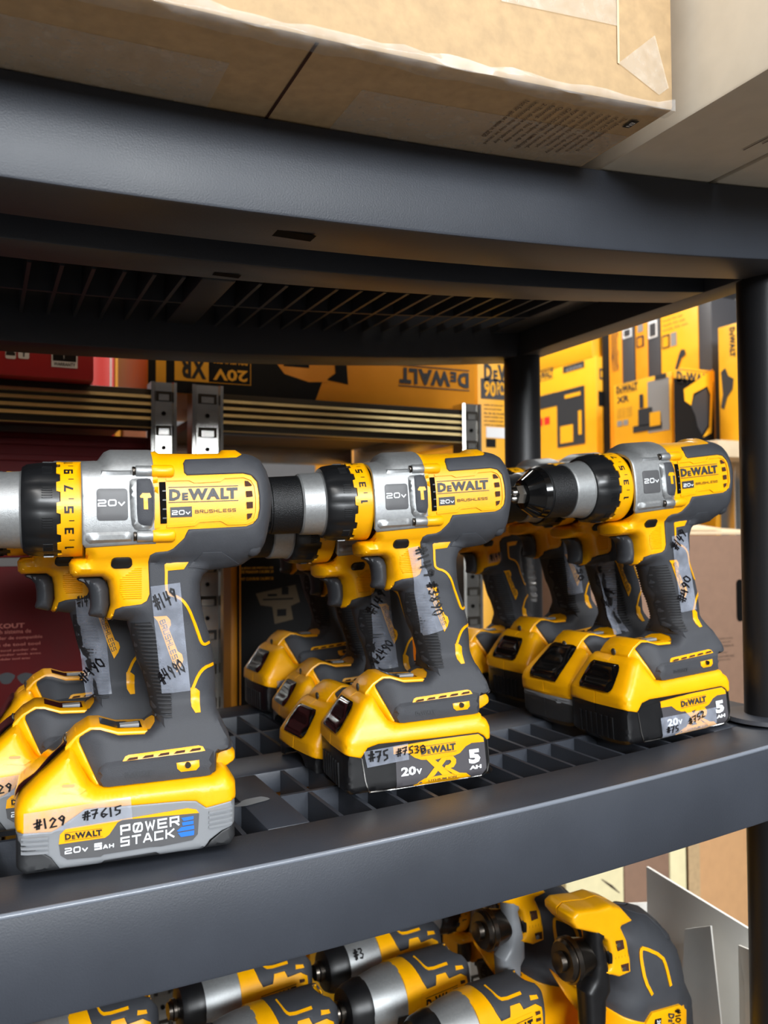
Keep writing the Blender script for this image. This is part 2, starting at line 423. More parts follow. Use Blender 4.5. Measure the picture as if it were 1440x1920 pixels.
def drape(v2f, BL, BR, TL, yf):
    """2-D lettering laid on the near (-y) side of a body"""
    V, F = v2f[0], v2f[1]; P = affine(V, BL, BR, TL); y = yf(P) if callable(yf) else np.full(len(P), yf)
    V3 = np.stack([P[:, 0], y, P[:, 1]], 1)
    F2 = []
    for f in F:
        a, b, c = V3[f[0]], V3[f[1]], V3[f[2]]
        F2.append(tuple(f) if np.cross(b-a, c-a)[1] < 0 else tuple(f[::-1]))
    return mesh_of(V3, F2, False)
def flat(v2f, O, U, Vv):
    """2-D lettering on a plane: O + u*U + v*Vv (three-vectors)"""
    O, U, Vv = np.array(O, float), np.array(U, float), np.array(Vv, float)
    V = v2f[0]; return mesh_of(O+V[:, :1]*U+V[:, 1:2]*Vv, v2f[1], False)
def quad(O, U, Vv):
    O, U, Vv = np.array(O, float), np.array(U, float), np.array(Vv, float)
    return mesh_of([O, O+U, O+U+Vv, O+Vv], [(0, 1, 2, 3)], False)

# ================================================================== shelving unit (black plastic)
XL, XR, YB = -.57, .653, .457
def sagbox(x0, x1, y0, y1, z0, z1, zf, b=.0016, n=None):
    n = n or max(1, int((x1-x0)/.05)); V, F = [], []
    for i in range(n+1):
        x = x0+(x1-x0)*i/n; s = zf(x)
        V += [(x, y0, z0+s), (x, y1, z0+s), (x, y1, z1+s), (x, y0, z1+s)]
    for i in range(n):
        a = 4*i; c = a+4
        for k in range(4): F.append((a+k, a+(k+1) % 4, c+(k+1) % 4, c+k))
    F += [(3, 2, 1, 0), (4*n, 4*n+1, 4*n+2, 4*n+3)]
    return bev(V, F, b) if b else mesh_of(V, F, True)
unit = thing('shelving_unit', 'black moulded plastic shelving unit with sagging slatted shelves and round posts', 'shelving unit', (0.2, .22, -.95))
def U(name, me, mat='shelf_plastic', parent=None, **k):
    o = ob(name, me, mat, parent or unit, **k)
    if parent is None: o.location = (-.2, -.22, .95)
    return o
def make_shelf(zf, detail, under):
    root = U('shelf', sagbox(XL, XR, 0, .0572, -LIP, 0, zf, .0022))
    S = lambda *a, b=.0015: U('rim', sagbox(*a, zf, b), parent=root)
    S(XL, XR, .405, YB, -LIP, 0)
    S(.609, XR, .0572, .405, -LIP, 0); S(XL, XL+.045, .0572, .405, -LIP, 0)
    S(XL+.045, .609, .185, .241, -.018, 0)
    for x in (-.41, -.119, .1715): S(x, x+.03, .0572, .185, -.03, 0); S(x, x+.03, .241, .405, -.03, 0)
    S(.567, .609, .0572, .185, -.03, 0); S(.567, .609, .241, .405, -.03, 0)
    if detail:
        a = mesh_of(*boxvf(-.0016, .0016, .0572, .185, -.03, -.0006), False)
        c = mesh_of(*boxvf(-.0016, .0016, .241, .405, -.03, -.0006), False)
        for b0, b1 in ((-.089, .1715), (.2015, .567), (-.38, -.119)):
            x = b0+.0225 if b0 > .1 else b0+.0245
            while x < b1-.012:
                U('rib', a, parent=root, loc=(x, 0, zf(x))); U('rib', c, parent=root, loc=(x, 0, zf(x))); x += .0245
            U('cross_rib', sagbox(b0, b1, .1195, .1233, -.03, -.0004, zf, 0), parent=root)
            U('cross_rib', sagbox(b0, b1, .321, .3248, -.03, -.0004, zf, 0), parent=root)
    if under:
        S(XL+.045, .609, .1, .14, -LIP, -.012)
        for x, y, w_, d_ in ((.181, .03, .028, .012), (.163, .127, .02, .008)):
            z = zf(x)-LIP
            U('slot', mesh_of([(x-w_/2, y-d_/2, z-.0004), (x-w_/2, y+d_/2, z-.0004), (x+w_/2, y+d_/2, z-.0004), (x+w_/2, y-d_/2, z-.0004)], [(0, 1, 2, 3)], False), 'hole', parent=root)
    return root
sh_low = make_shelf(zlow, True, False); sh_low['label'] = 'shelf carrying the cordless drills'
sh_up = make_shelf(lambda x: zupb(x)+LIP, True, True); sh_up['label'] = 'upper shelf loaded with cartons'
sh_bot = make_shelf(zbot, False, False); sh_bot['label'] = 'shelf below with impact drivers'
def tube(x, y, r, z0, z1, n=36):
    return mesh_of([(x+r*cos(2*pi*i/n), y+r*sin(2*pi*i/n), z) for z in (z0, z1) for i in range(n)], [(i, (i+1) % n, n+(i+1) % n, n+i) for i in range(n)]+[tuple(range(n-1, -1, -1)), tuple(range(n, 2*n))], True, 40)
for px_, py_ in ((.6335, .055), (.6235, .42), (-.55, .055), (-.55, .42)):
    zl_, zu_, zb_ = zlow(px_), zupb(px_), zbot(px_)
    for z0, z1 in ((zl_-.002, zu_+.002), (zb_-.002, zl_-LIP+.002), (zu_+LIP-.002, zu_+LIP+.4), (-.95, zb_-LIP)):
        U('post', tube(px_, py_, .0228, z0, z1), 'post_black')
    U('post_socket', mesh_of(*join([((lambda r, z, n=40: [(px_+r*cos(2*pi*i/n), py_+r*sin(2*pi*i/n), z) for i in range(n)])(.042, zl_-.001)+[(px_+.040*cos(2*pi*i/40), py_+.040*sin(2*pi*i/40), zl_+.0022) for i in range(40)]+[(px_+.0235*cos(2*pi*i/40), py_+.0235*sin(2*pi*i/40), zl_+.0032) for i in range(40)],
        [(k*40+i, k*40+(i+1) % 40, (k+1)*40+(i+1) % 40, (k+1)*40+i) for k in range(2) for i in range(40)]+[tuple(range(80, 120))])]), 'recalc', 30))
def bead(zf, y, z, r, n=60, m=8):
    V = [(x, y+r*cos(2*pi*j/m), zf(x)+z+r*sin(2*pi*j/m)) for x in np.linspace(XL+.002, XR-.002, n+1) for j in range(m)]
    return mesh_of(V, [(i*m+j, i*m+(j+1) % m, (i+1)*m+(j+1) % m, (i+1)*m+j) for i in range(n) for j in range(m)], 'recalc', 80)
U('highlight_bead', bead(zlow, .0012, -.0012, .0017), 'edge_highlight', parent=sh_low, label='pale bead painting in the highlight along the shelf front edge')  # light glossy bead added to draw the highlight on the ridge
# pale scuff rubbed into the shelf top between the drills
_sc = [onZ(470+32*cos(a)*(1+.25*sin(3*a)), 1502-.2*(32*cos(a))+6*sin(a), .0045) for a in np.linspace(0, 2*pi, 18)[:-1]]
U('scuff_mark', mesh_of([(p[0], p[1], zlow(p[0])+.0005) for p in _sc], [tuple(range(17))], False), 'scuff', label='pale rubbed scuff on the shelf top')

# ================================================================== cordless hammer drill
FL1 = Frame(.0860, .0735, zlow(.086), radians(-5), 2*.0735*(.086-SAGX))
FA = Frame(.3020, .1110, zlow(.302), radians(-7), 2*.0735*(.302-SAGX))
AX = .2118                                     # height of the drill axis
L1 = FL1
foot_low = [(.0646, .0600), (.0600, .0588), (.0520, .0575), (.0515, .0450), (-.0195, .0450), (-.0225, .0480), (-.0290, .0570), (-.0355, .0690), (-.0300, .0745), (-.0225, .0788), (-.0166, .0784), (-.0063, .0745), (.0106, .0735), (.0179, .0790)]
s_top = tr(L1, Z2, [(632, 160), (730, 155), (780, 90), (820, 72), (1130, 72)])+tr(L1, Z1, [(440, 68), (462, 90), (720, 93), (910, 90), (940, 62), (1035, 62), (1085, 100)])
s_rear = tr(L1, Z1, [(1150, 118), (1200, 150), (1240, 230), (1265, 330), (1275, 450), (1265, 560), (1245, 680), (1228, 750), (1190, 830), (1130, 870), (1080, 905)])
s_back = tr(L1, Z3, [(1350, 325), (1260, 335), (1150, 350), (1100, 390), (1080, 450), (1080, 520), (1095, 620), (1120, 740), (1150, 830), (1165, 900)])+tr(L1, Z4, [(1095, 350), (1108, 420), (1118, 560), (1118, 780), (1150, 850), (1190, 930), (1203, 1000)])
s_grip = tr(L1, Z4, [(655, 760), (645, 680), (625, 600), (600, 520), (560, 440), (530, 320), (500, 200), (480, 130)])
s_fin = tr(L1, Z3, [(450, 715), (430, 730), (410, 735), (395, 720), (425, 620), (415, 500), (400, 440), (360, 410), (150, 415), (120, 390), (115, 310), (140, 275), (237, 265)])
sil = s_top+s_rear+s_back+foot_low+s_grip+s_fin
ring_x = L1.loc(*Z2(632, 480))[0]
sil_d = [(ring_x-.06, s_top[0][1])]+sil+[(ring_x-.06, s_fin[-1][1])]      # goes on under the collar, so the seam stays full
def sst(a, b, x): t = np.clip((x-a)/(b-a), 0, 1); return t*t*(3-2*t)
def Hb(P):
    P = np.asarray(P, float); x, z = P[:, 0], P[:, 1]
    T = np.where(z < .0602, .0312, np.interp(z, [.0602, .0612, .078, .090, .14, .15, .186, .19], [.0312, .0306, .0250, .0172, .0172, .0185, .0200, .0200]))
    fr = .0185+(T-.0185)*sst(-.036, -.012, x); T = np.where(z < .085, np.minimum(T, fr), T)
    q = np.clip(np.abs(z-AX)/.0395, 0, 1); th = .0312*np.clip(1-q**2.5, 0, 1)**(1/2.5)
    T = np.where(z > .172, np.maximum(T*(z < .20), th), T)
    W = np.interp(z, [0, .08, .092, .14, .155, .186, .196], [.0045, .0045, .016, .016, .009, .009, .012])
    u = np.clip(pdist(P, sil_d)/W, 0, 1); p = np.interp(z, [.08, .095, .15, .17], [2.6, 2.1, 2.1, 2.6])
    return T*np.clip(1-(1-u)**p, 0, 1)**(1/p)
def near(off): return lambda P: -(Hb(P)+off)
RG = [.0003, .0009, .0018, .0032, .0055]
C = {}
def part(name, key, build, mat, parent, loc=(0, 0, 0), rot=(0, 0, 0), label=None):
    if key not in C: C[key] = build()
    return ob(name, C[key], mat, parent, loc, rot, label)
def T1(Z, pts, ly=-.031): return tr(L1, Z, pts, ly)
def patch(pts, lift, edge=.001, sp=.0025, H=Hb): return tile(pts, H, lift, edge, sp, both=False, skirt=.001, r0=.85)
def patch1(pts, lift, edge=.001, sp=.0025, H=Hb): return tile(pts, H, lift, edge, sp, both=False, skirt=.001, r0=.85)
def strip2d(path, wdt):
    V, F = ribbon([path], wdt); n = len(path)
    return [tuple(V[2*i]) for i in range(n)]+[tuple(V[2*i+1]) for i in range(n-1, -1, -1)]
def smooth_path(p, n=2):
    for _ in range(n):
        q = [p[0]]
        for a, b in zip(p[:-1], p[1:]): q += [(a[0]*.75+b[0]*.25, a[1]*.75+b[1]*.25), (a[0]*.25+b[0]*.75, a[1]*.25+b[1]*.75)]
        p = q+[p[-1]]
    return p
seam = T1(Z1, [(440, 762), (432, 520), (424, 260), (416, 70)], -.02)
def rubber_outline():
    pad = T1(Z1, [(650, 235), (648, 165), (668, 135), (1050, 120)], -.022)+[s_top[-1]]
    inner = T1(Z1, [(400, 900), (410, 850), (450, 828), (540, 818), (580, 800), (660, 720), (672, 690), (690, 655), (1120, 632), (1170, 612), (1205, 570), (1218, 500), (1215, 400), (1200, 300), (1160, 252), (1100, 237), (680, 252)], -.028)
    inner2 = tr(L1, Z3, [(470, 660), (520, 635), (660, 615), (700, 590), (720, 540)], -.018)
    ff = tr(L1, Z5, [(600, 492), (570, 450), (515, 340), (468, 245), (470, 200)], -.028)
    top1 = [(-.0275, .0748), (-.0215, .0776), (-.0166, .0772), (-.0063, .0733), (.0092, .0724)]
    P = pad+s_rear+s_back+foot_low[:4]+ff+top1+[(.0130, .0745), foot_low[-1]]+s_grip+[s_fin[0], s_fin[1]]+inner2+inner
    return P
def trim_outline():
    return foot_low[4:9]+list(reversed(tr(L1, Z5, [(600, 492), (570, 450), (515, 340), (468, 245), (470, 200)], -.028)))
def top_plate():
    return bev(*prism([(-.0372, .0585), (-.0368, .0692), (-.0308, .0752), (-.0228, .0797), (-.0166, .0793), (-.0063, .0754), (.0108, .0743), (.0135, .0726), (.0108, .0712), (-.0068, .0722), (-.0172, .0762), (-.0222, .0766), (-.0290, .0728), (-.0335, .0680), (-.0338, .0585)], -.0187, .0187), .0010)
def gear_outline(): return s_top[:5]+list(reversed(seam))+T1(Z2, [(1000, 768), (640, 792)], -.018)+[(ring_x-.002, .19), (ring_x-.002, .2395)]
def housing_outline():
    """everything behind the gear case; the rubber lies over most of it"""
    return s_top[5:]+s_rear+s_back+foot_low+s_grip+s_fin+T1(Z2, [(640, 795), (1000, 772)], -.018)+seam[:]
def rib_sides():
    L = tr(L1, Z4, [(512, 150), (520, 250), (545, 360), (580, 450), (610, 540), (640, 640), (660, 740), (672, 830)], -.008)
    R_ = tr(L1, Z4, [(650, 145), (690, 250), (720, 360), (745, 450), (775, 540), (800, 640), (805, 740), (800, 830)], -.0168)
    return L, R_
def rib_gap_patch():
    L, R_ = rib_sides(); return patch(L+R_[::-1], .0016, .0006)
def grip_ribs():
    parts = []; L, R_ = rib_sides()
    zL = [p[1] for p in L][::-1]; xL = [p[0] for p in L][::-1]; zR = [p[1] for p in R_][::-1]; xR = [p[0] for p in R_][::-1]
    z = zL[0]
    while z < zL[-1]:
        a, b = np.interp(z, zL, xL), np.interp(z, zR, xR); xs = np.linspace(a, b, 7); o = len(parts)
        rows = []
        for dz, of in ((-.0008, .0004), (-.0004, .0022), (.0004, .0022), (.0008, .0004)):
            P = np.array([(x, z+dz) for x in xs]); y = -(Hb(P)+of+.0006); rows.append(np.stack([P[:, 0], y, P[:, 1]], 1))
        V = np.concatenate(rows); F = [(r*7+i, r*7+i+1, (r+1)*7+i+1, (r+1)*7+i) for r in range(3) for i in range(6)]
        parts.append((V, F)); V2 = V.copy(); V2[:, 1] *= -1; parts.append((V2, [f[::-1] for f in F])); z += .00235
    return mesh_of(*join(parts), True, 60)
def hatch():
    parts = []
    for k in range(15):
        y = 350+k*16; xa = 500+max(0, (k-11))*8 if k > 4 else 520+(4-k)*22; xb = 662
        P = np.array(tr(L1, Z3, [(xa, y), (xb, y-4)], -.0185)); pts = np.array([(P[0][0]*(1-t)+P[1][0]*t, P[0][1]*(1-t)+P[1][1]*t) for t in np.linspace(0, 1, 5)])
        rows = []
        for dz, of in ((-.0006, -.0003), (0, .0006), (.0006, -.0003)):
            q = pts+np.array([0, dz]); rows.append(np.stack([q[:, 0], -(Hb(q)+of), q[:, 1]], 1))
        parts.append((np.concatenate(rows), [(r*5+i, r*5+i+1, (r+1)*5+i+1, (r+1)*5+i) for r in range(2) for i in range(4)]))
    return mesh_of(*join(parts), True, 60)
def boss(x0, x1, z, r, n=14, sink=-.0006):
    """raised screw pillar lying along the head"""
    V = []; H0 = float(Hb(np.array([[(x0+x1)/2, z]]))[0])-sink
    prof = [(x0, r*.92), (x0+.0006, r), (x1-.002, r), (x1-.0006, r*.8), (x1, r*.3)]
    for x, rr in prof:
        for i in range(n): a = 2*pi*i/n; V.append((x, -H0+rr*cos(a), z+rr*sin(a)))
    F = [(k*n+i, k*n+(i+1) % n, (k+1)*n+(i+1) % n, (k+1)*n+i) for k in range(len(prof)-1) for i in range(n)]+[tuple(range(n)), tuple(range(len(prof)*n-1, (len(prof)-1)*n-1, -1))]
    return V, F
def c1(Z, x, y, ly=-.031): return L1.loc(*Z(x, y), ly)
def txt1(v2f, Z, BL, BR, TL, off=.0006, ly=-.031): return drape(v2f, c1(Z, *BL, ly), c1(Z, *BR, ly), c1(Z, *TL, ly), near(off))
def digits_ring():
    parts = []; R_ = .0297
    for k, s in enumerate(('1', '3', '5', '7', '9', '11')):
        v, f, tot = stroke2d(s, SQ, .62, .25, .2)
        a0 = -53+25.3*k
        P = v.copy(); wdt = .0042 if len(s) == 1 else .0052
        ang = np.radians(a0)+(P[:, 0]-.5)*wdt/R_
        X = -.0300-P[:, 1]*.0052+.0002
        parts.append((np.stack([X, -R_*np.cos(ang), R_*np.sin(ang)], 1), f))
        if k < 5:
            a1 = radians(a0+12.6); q = []
            for xx, da in ((-.0325, -.01), (-.0295, -.01), (-.0295, .01), (-.0325, .01)): q.append((xx, -R_*cos(a1+da), R_*sin(a1+da)))
            parts.append((np.array(q), [(0, 1, 2, 3)]))
    return mesh_of(*join(parts), False)
def frame_hammer(): return chaikin(T1(Z1, [(246, 300), (275, 278), (438, 272), (440, 655), (300, 662), (262, 610)], -.031), 1)
def hammer_icon():
    P = T1(Z1, [(326, 410), (345, 388), (400, 388), (412, 415), (408, 422), (384, 424), (388, 506), (356, 506), (352, 424), (330, 422)], -.032)
    return tile(P, Hb, .0046, .0008, .002, both=False, skirt=.0005, r0=.97)

def battery_latch(path, h0=.0225, h1=.0195):
    """glossy release button set in the sloping front of the pack; path runs up the front"""
    V, F = [], []; m = 10
    P = np.array(path, float); d = np.gradient(P, axis=0); d /= np.linalg.norm(d, axis=1, keepdims=True); nrm = np.stack([-d[:, 1], d[:, 0]], 1)
    n = len(P)-1
    for j in range(n+1):
        t = j/n; e = 1-abs(2*t-1)**10
        for i in range(m+1):
            s_ = i/m*2-1; q = abs(s_)**8; off = .0010+.0016*(1-q)*e-.0013*(1-abs(s_)**4)*math.exp(-((t-.42)/.16)**2)
            wv = (h0+(h1-h0)*t)*(1-.16*abs(2*t-1)**6); p = P[j]+nrm[j]*off; V.append((p[0], s_*wv, p[1]))
    for j in range(n):
        for i in range(m): a = j*(m+1)+i; F.append((a, a+1, a+m+2, a+m+1))
    return mesh_of(V, F, 'recalc', 50)
def along(pts, t0, t1, n=12):
    P = np.array(pts); L = np.r_[0, np.cumsum(np.linalg.norm(np.diff(P, axis=0), axis=1))]; q = L[-1]*np.linspace(t0, t1, n+1)
    return np.stack([np.interp(q, L, P[:, 0]), np.interp(q, L, P[:, 1])], 1)
# --- pack with the layered grey band
BW = .0385
def b1(pts, ly=-.0385): return tr(L1, Z5, pts, ly)
def HbatF(base, Tt, W, p):
    def H(P):
        P = np.asarray(P, float); z = P[:, 1]
        T = np.interp(z, [0, .006, .040, .050, .058, .075], [Tt-.0025, Tt, Tt, .0355, .0325, .0275])
        u = np.clip(pdist(P, base)/W, 0, 1)
        return T*np.clip(1-(1-u)**p, 0, 1)**(1/p)
    return H
stack_sil = b1([(80, 770), (80, 660), (100, 605), (130, 560), (440, 275)])+[(-.0335, .0690), (-.0290, .0590), (-.0235, .0490), (-.0200, .0468), (.0500, .0468)]+b1([(1325, 392), (1362, 430), (1395, 480), (1400, 560), (1398, 700)])+[(.0625, .0075), (.0590, .0008), (-.0600, .0008), (-.0645, .0060)]
HS = HbatF(stack_sil, .0385, .007, 3.2)
st_low = b1([(1400, 560), (1210, 612), (1150, 572), (1080, 572), (500, 622), (330, 742), (300, 755)])
sL = tuple(np.array(stack_sil[-1])*.18+np.array(stack_sil[0])*.82)
def stack_cover(): return tile(stack_sil[:14]+st_low[1:]+[], HS, .0012, .002, .0032, rings=RG)
def stack_band():
    lowb = [stack_sil[14]]+b1([(1300, 745), (1230, 800), (1190, 862), (940, 888), (915, 872), (612, 922), (590, 948), (350, 968), (300, 905), (270, 888)])+[sL]
    return tile([stack_sil[0]]+list(reversed(st_low[1:]))+[stack_sil[13]]+lowb, HS, .0004, .001, .0032, rings=RG)
def stack_base():
    lowb = [sL]+b1([(270, 892), (300, 910), (350, 975), (590, 955), (612, 930), (915, 880), (940, 896), (1195, 872), (1240, 805), (1305, 750)])+[stack_sil[14]]
    return tile(lowb+stack_sil[15:], HS, .0002, .001, .0032, rings=RG)
RIBS = [(82, 285, y+3, y-12) for y in (800, 828, 856, 884)]+[(1225, 1396, y+8, y-26) for y in (632, 660, 688, 716)]
def stack_rib(xa, xb, ya, yb_):
    q = np.array(b1([(xa, ya), (xb, yb_)])); P0 = np.array([q[0]*(1-t)+q[1]*t for t in np.linspace(0, 1, 6)]); rows = []
    for dz, of in ((-.0013, -.0004), (-.0006, .0016), (.0006, .0016), (.0013, -.0004)):
        P = P0+np.array([0, dz]); rows.append(np.stack([P[:, 0], -(HS(P)+of), P[:, 1]], 1))
    return mesh_of(np.concatenate(rows), [(r*6+i, r*6+i+1, (r+1)*6+i+1, (r+1)*6+i) for r in range(3) for i in range(5)], True, 60)
def pS(pts, lift, sp=.003, ed=.0008): return tile(b1(pts), HS, lift, ed, sp, both=False, skirt=.0006, r0=.9)
def tS(v2f, BL, BR, TL, off=.0015): return drape(v2f, *b1([BL, BR, TL]), lambda P: -(HS(P)+off))
def make_stack(root):
    bt = part('battery', 's_base', stack_base, 'stack_dark', root)
    part('battery_band', 's_band', stack_band, 'stack_grey', bt)
    for k, q in enumerate(RIBS): part('band_rib', 's_rib%d' % k, lambda: stack_rib(*q), 'stack_grey', bt)
    part('battery_cover', 's_cov', stack_cover, 'yellow', bt)
    part('release_button', 's_latch', lambda: battery_latch(along([(p[0]-.0012, p[1]+.0003) for p in stack_sil[1:5]], .06, .94)), 'gloss_black', bt)
    part('side_notch', 's_notch', lambda: pS([(345, 495), (372, 482), (440, 478), (500, 520), (470, 540), (330, 540)], .0022), 'yellow', bt)
    part('notch_slot', 's_nslot', lambda: pS([(360, 497), (372, 489), (436, 486), (442, 495), (430, 503), (372, 506)], .0026), 'orange', bt)
    part('battery_label', 's_lab', lambda: pS([(345, 825), (352, 768), (385, 735), (1100, 613), (1150, 620), (1168, 645), (1160, 765), (1130, 800), (945, 838), (880, 842), (610, 885), (590, 898), (395, 915), (355, 890)], .0009), 'slate', bt)
    part('label_panel', 's_yel', lambda: pS([(345, 825), (352, 768), (385, 735), (1100, 613), (1150, 620), (1166, 640), (720, 680), (690, 695), (640, 768), (615, 786)], .0012), 'yellow', bt)
    part('lettering', 's_t1', lambda: tS(logo2d(), (382, 798), (600, 770), (380, 762), .0017), 'ink_black', bt)
    part('lettering', 's_t2', lambda: tS(stroke2d('20V', SQ, 1.15, .24, .20, smallv=True), (380, 882), (515, 862), (380, 846)), 'white_ink', bt)
    part('lettering', 's_t3', lambda: tS(stroke2d('5', SQ, 1.0, .2, .26), (553, 858), (598, 851), (553, 818)), 'white_ink', bt)
    part('lettering', 's_t3b', lambda: tS(stroke2d('AH', SQ, 1.15, .25, .26), (604, 850), (668, 840), (604, 826)), 'white_ink', bt)
    part('lettering', 's_t4', lambda: tS(stroke2d('POWER', SQ, 1.1, .26, .19), (706, 770), (1052, 712), (704, 712)), 'white_ink', bt)
    part('lettering', 's_t5', lambda: tS(stroke2d('STACK', SQ, 1.1, .26, .19), (706, 838), (1022, 782), (706, 783)), 'white_ink', bt)
    for k, q in enumerate(([(1062, 668), (1134, 656), (1134, 676), (1075, 686)], [(1066, 694), (1134, 683), (1134, 703), (1070, 714)], [(1035, 745), (1062, 722), (1136, 710), (1138, 732), (1050, 748)], [(1042, 756), (1138, 740), (1136, 768), (1060, 780)])):
        part('label_bar', 's_bar%d' % k, lambda: (lambda P: mesh_of(np.stack([P[:, 0], -(HS(P)+.0016), P[:, 1]], 1), [tuple(range(len(P)))], False))(np.array(b1(q))), 'blue', bt)
    return bt
# --- pack with the plain black case (tall) and its shallow version
def b2(pts, ly=-.0375): return tr(FA, Z6, pts, ly)
xr_sil = b2([(118, 1120), (112, 800), (118, 680), (190, 560), (300, 372)])+[(-.0335, .0712), (-.0290, .0612), (-.0235, .0512), (-.0200, .0492), (.0500, .0492)]+b2([(1300, 482), (1335, 500), (1360, 560), (1375, 900)])+[(.0590, .0060), (.0560, .0006), (-.0560, .0006)]
XRUP = .0025
HX = HbatF(xr_sil, .0375, .006, 3.4)
xr_low = b2([(1368, 655), (1312, 662), (1285, 628), (1240, 606), (870, 652), (400, 702), (310, 735), (255, 822), (112, 802)])
def xr_cover(): return tile(xr_sil[1:13]+xr_low[:-1], HX, .0014, .002, .0032, rings=RG)
def xr_case(cut):
    def f():
        top = list(reversed(xr_low))
        if not cut: return tile([xr_sil[1]]+top[1:]+xr_sil[13:]+[xr_sil[0]], HX, 0, .001, .0032, rings=RG)
        x0, x1 = xr_sil[1][0], xr_sil[12][0]
        return tile([xr_sil[1]]+top[1:]+[(x1, .018+.003), (x1-.004, .0195), (x0+.004, .0195), (x0, .0225)], HX, 0, .001, .0032, rings=RG)
    return f
def pX(pts, lift, sp=.003, ed=.0008): return tile(b2(pts), HX, lift, ed, sp, both=False, skirt=.0006, r0=.9)
def tX(v2f, BL, BR, TL, off=.0016): return drape(v2f, *b2([BL, BR, TL]), lambda P: -(HX(P)+off))
def sX(path, wdt, lift=.0016): return tile(strip2d(b2(path), wdt), HX, lift, .0005, .003, both=False, skirt=.0004, r0=.9)
def front_ribs():
    pr = []
    x0 = xr_sil[1][0]-.0006
    for k in range(7):
        y = -.021+k*.007; pr.append(boxvf(x0-.0006, x0+.004, y-.0013, y+.0013, .006, .024))
    return mesh_of(*join(pr), False)
def make_xr(root, cut=False, loc=(0, 0, 0)):
    k = 'c' if cut else 'x'
    bt = part('battery', k+'_case', xr_case(cut), 'black', root, loc)
    part('battery_cover', 'x_cov', xr_cover, 'yellow', bt)
    part('release_button', 'x_latch', lambda: battery_latch(along([(p[0]-.0014, p[1]+.0003) for p in xr_sil[1:5]], .28, .93)), 'gloss_black', bt)
    if cut:
        part('battery_label', 'c_lab', lambda: tile(rrect(-.030, .046, .0205, .0335, .003), HX, .0012, .001, .003, both=False, skirt=.0006), 'label_grey', bt)
        part('lettering', 'c_t', lambda: drape(text2d('20V', .03), (-.026, .0225), (-.006, .0225), (-.026, .031), lambda P: -(HX(P)+.0018)), 'white_ink', bt)
        return bt
    part('case_ribs', 'x_fr', front_ribs, 'black', bt)
    part('side_grip', 'x_sg', lambda: pX([(262, 830), (292, 785), (520, 730), (548, 735), (552, 1088), (350, 1118), (310, 1078)], .0006), 'black', bt)
    part('battery_label', 'x_lab', lambda: pX([(520, 735), (870, 662), (1245, 612), (1290, 648), (1312, 900), (1270, 962), (556, 1088), (548, 860)], .0009), 'label_grey', bt)
    part('rim_highlight', 'x_rim', lambda: sX(smooth_path([(262, 830), (300, 1070), (350, 1122), (900, 1042), (1265, 985), (1335, 905), (1316, 660)], 1), .0008, .0011), 'steel', bt, label='bright line painting in the highlight around the label')  # bright strip stands in for the highlight on the label edge
    part('label_panel', 'x_yel', lambda: pX([(524, 728), (872, 664), (1240, 616), (1282, 645), (1288, 680), (1185, 690), (1135, 718), (1085, 776), (1040, 796), (1000, 800), (880, 832), (760, 832), (705, 815), (650, 776), (528, 786)], .0012), 'yellow', bt)
    part('label_panel', 'x_yel2', lambda: pX([(705, 1052), (745, 1014), (800, 985), (1050, 940), (1140, 942), (1182, 968), (1100, 984), (1075, 1000)], .0012), 'yellow', bt)
    part('label_emblem', 'x_X', lambda: mesh_of(*join([(lambda P, kk: (np.stack([P[:, 0], -(HX(P)+.0015+.0002*kk), P[:, 1]], 1), [tuple(range(len(P)))]))(np.array(b2(q)), kk) for kk, q in enumerate(
        ([(790, 818), (852, 812), (1010, 948), (940, 962)], [(930, 812), (990, 802), (868, 965), (790, 1000)], [(985, 800), (1025, 797), (1050, 825), (1050, 858), (1030, 890), (985, 905), (950, 902), (962, 876), (985, 872), (1004, 856), (1009, 842), (1000, 830), (968, 832)], [(958, 906), (1000, 898), (1092, 945), (1042, 955)]))]), False), 'yellow', bt)
    part('lettering', 'x_t1', lambda: tX(logo2d(), (757, 788), (1050, 745), (753, 730), .0019), 'ink_dark', bt)
    part('lettering', 'x_t2', lambda: tX(text2d('20', .04), (590, 974), (716, 956), (588, 898)), 'white_ink', bt)
    part('lettering', 'x_t2b', lambda: tX(text2d('V', .05), (718, 954), (766, 948), (716, 908)), 'white_ink', bt)
    part('lettering', 'x_t3', lambda: tX(text2d('LITHIUM ION', .01), (822, 1016), (1056, 979), (821, 998), .0019), 'ink_dark', bt)
    part('lettering', 'x_t4', lambda: tX(text2d('5', .06), (1162, 868), (1260, 853), (1150, 748)), 'white_ink', bt)
    part('lettering', 'x_t5', lambda: tX(text2d('AH', .06), (1165, 916), (1266, 899), (1164, 884)), 'white_ink', bt)
    return bt

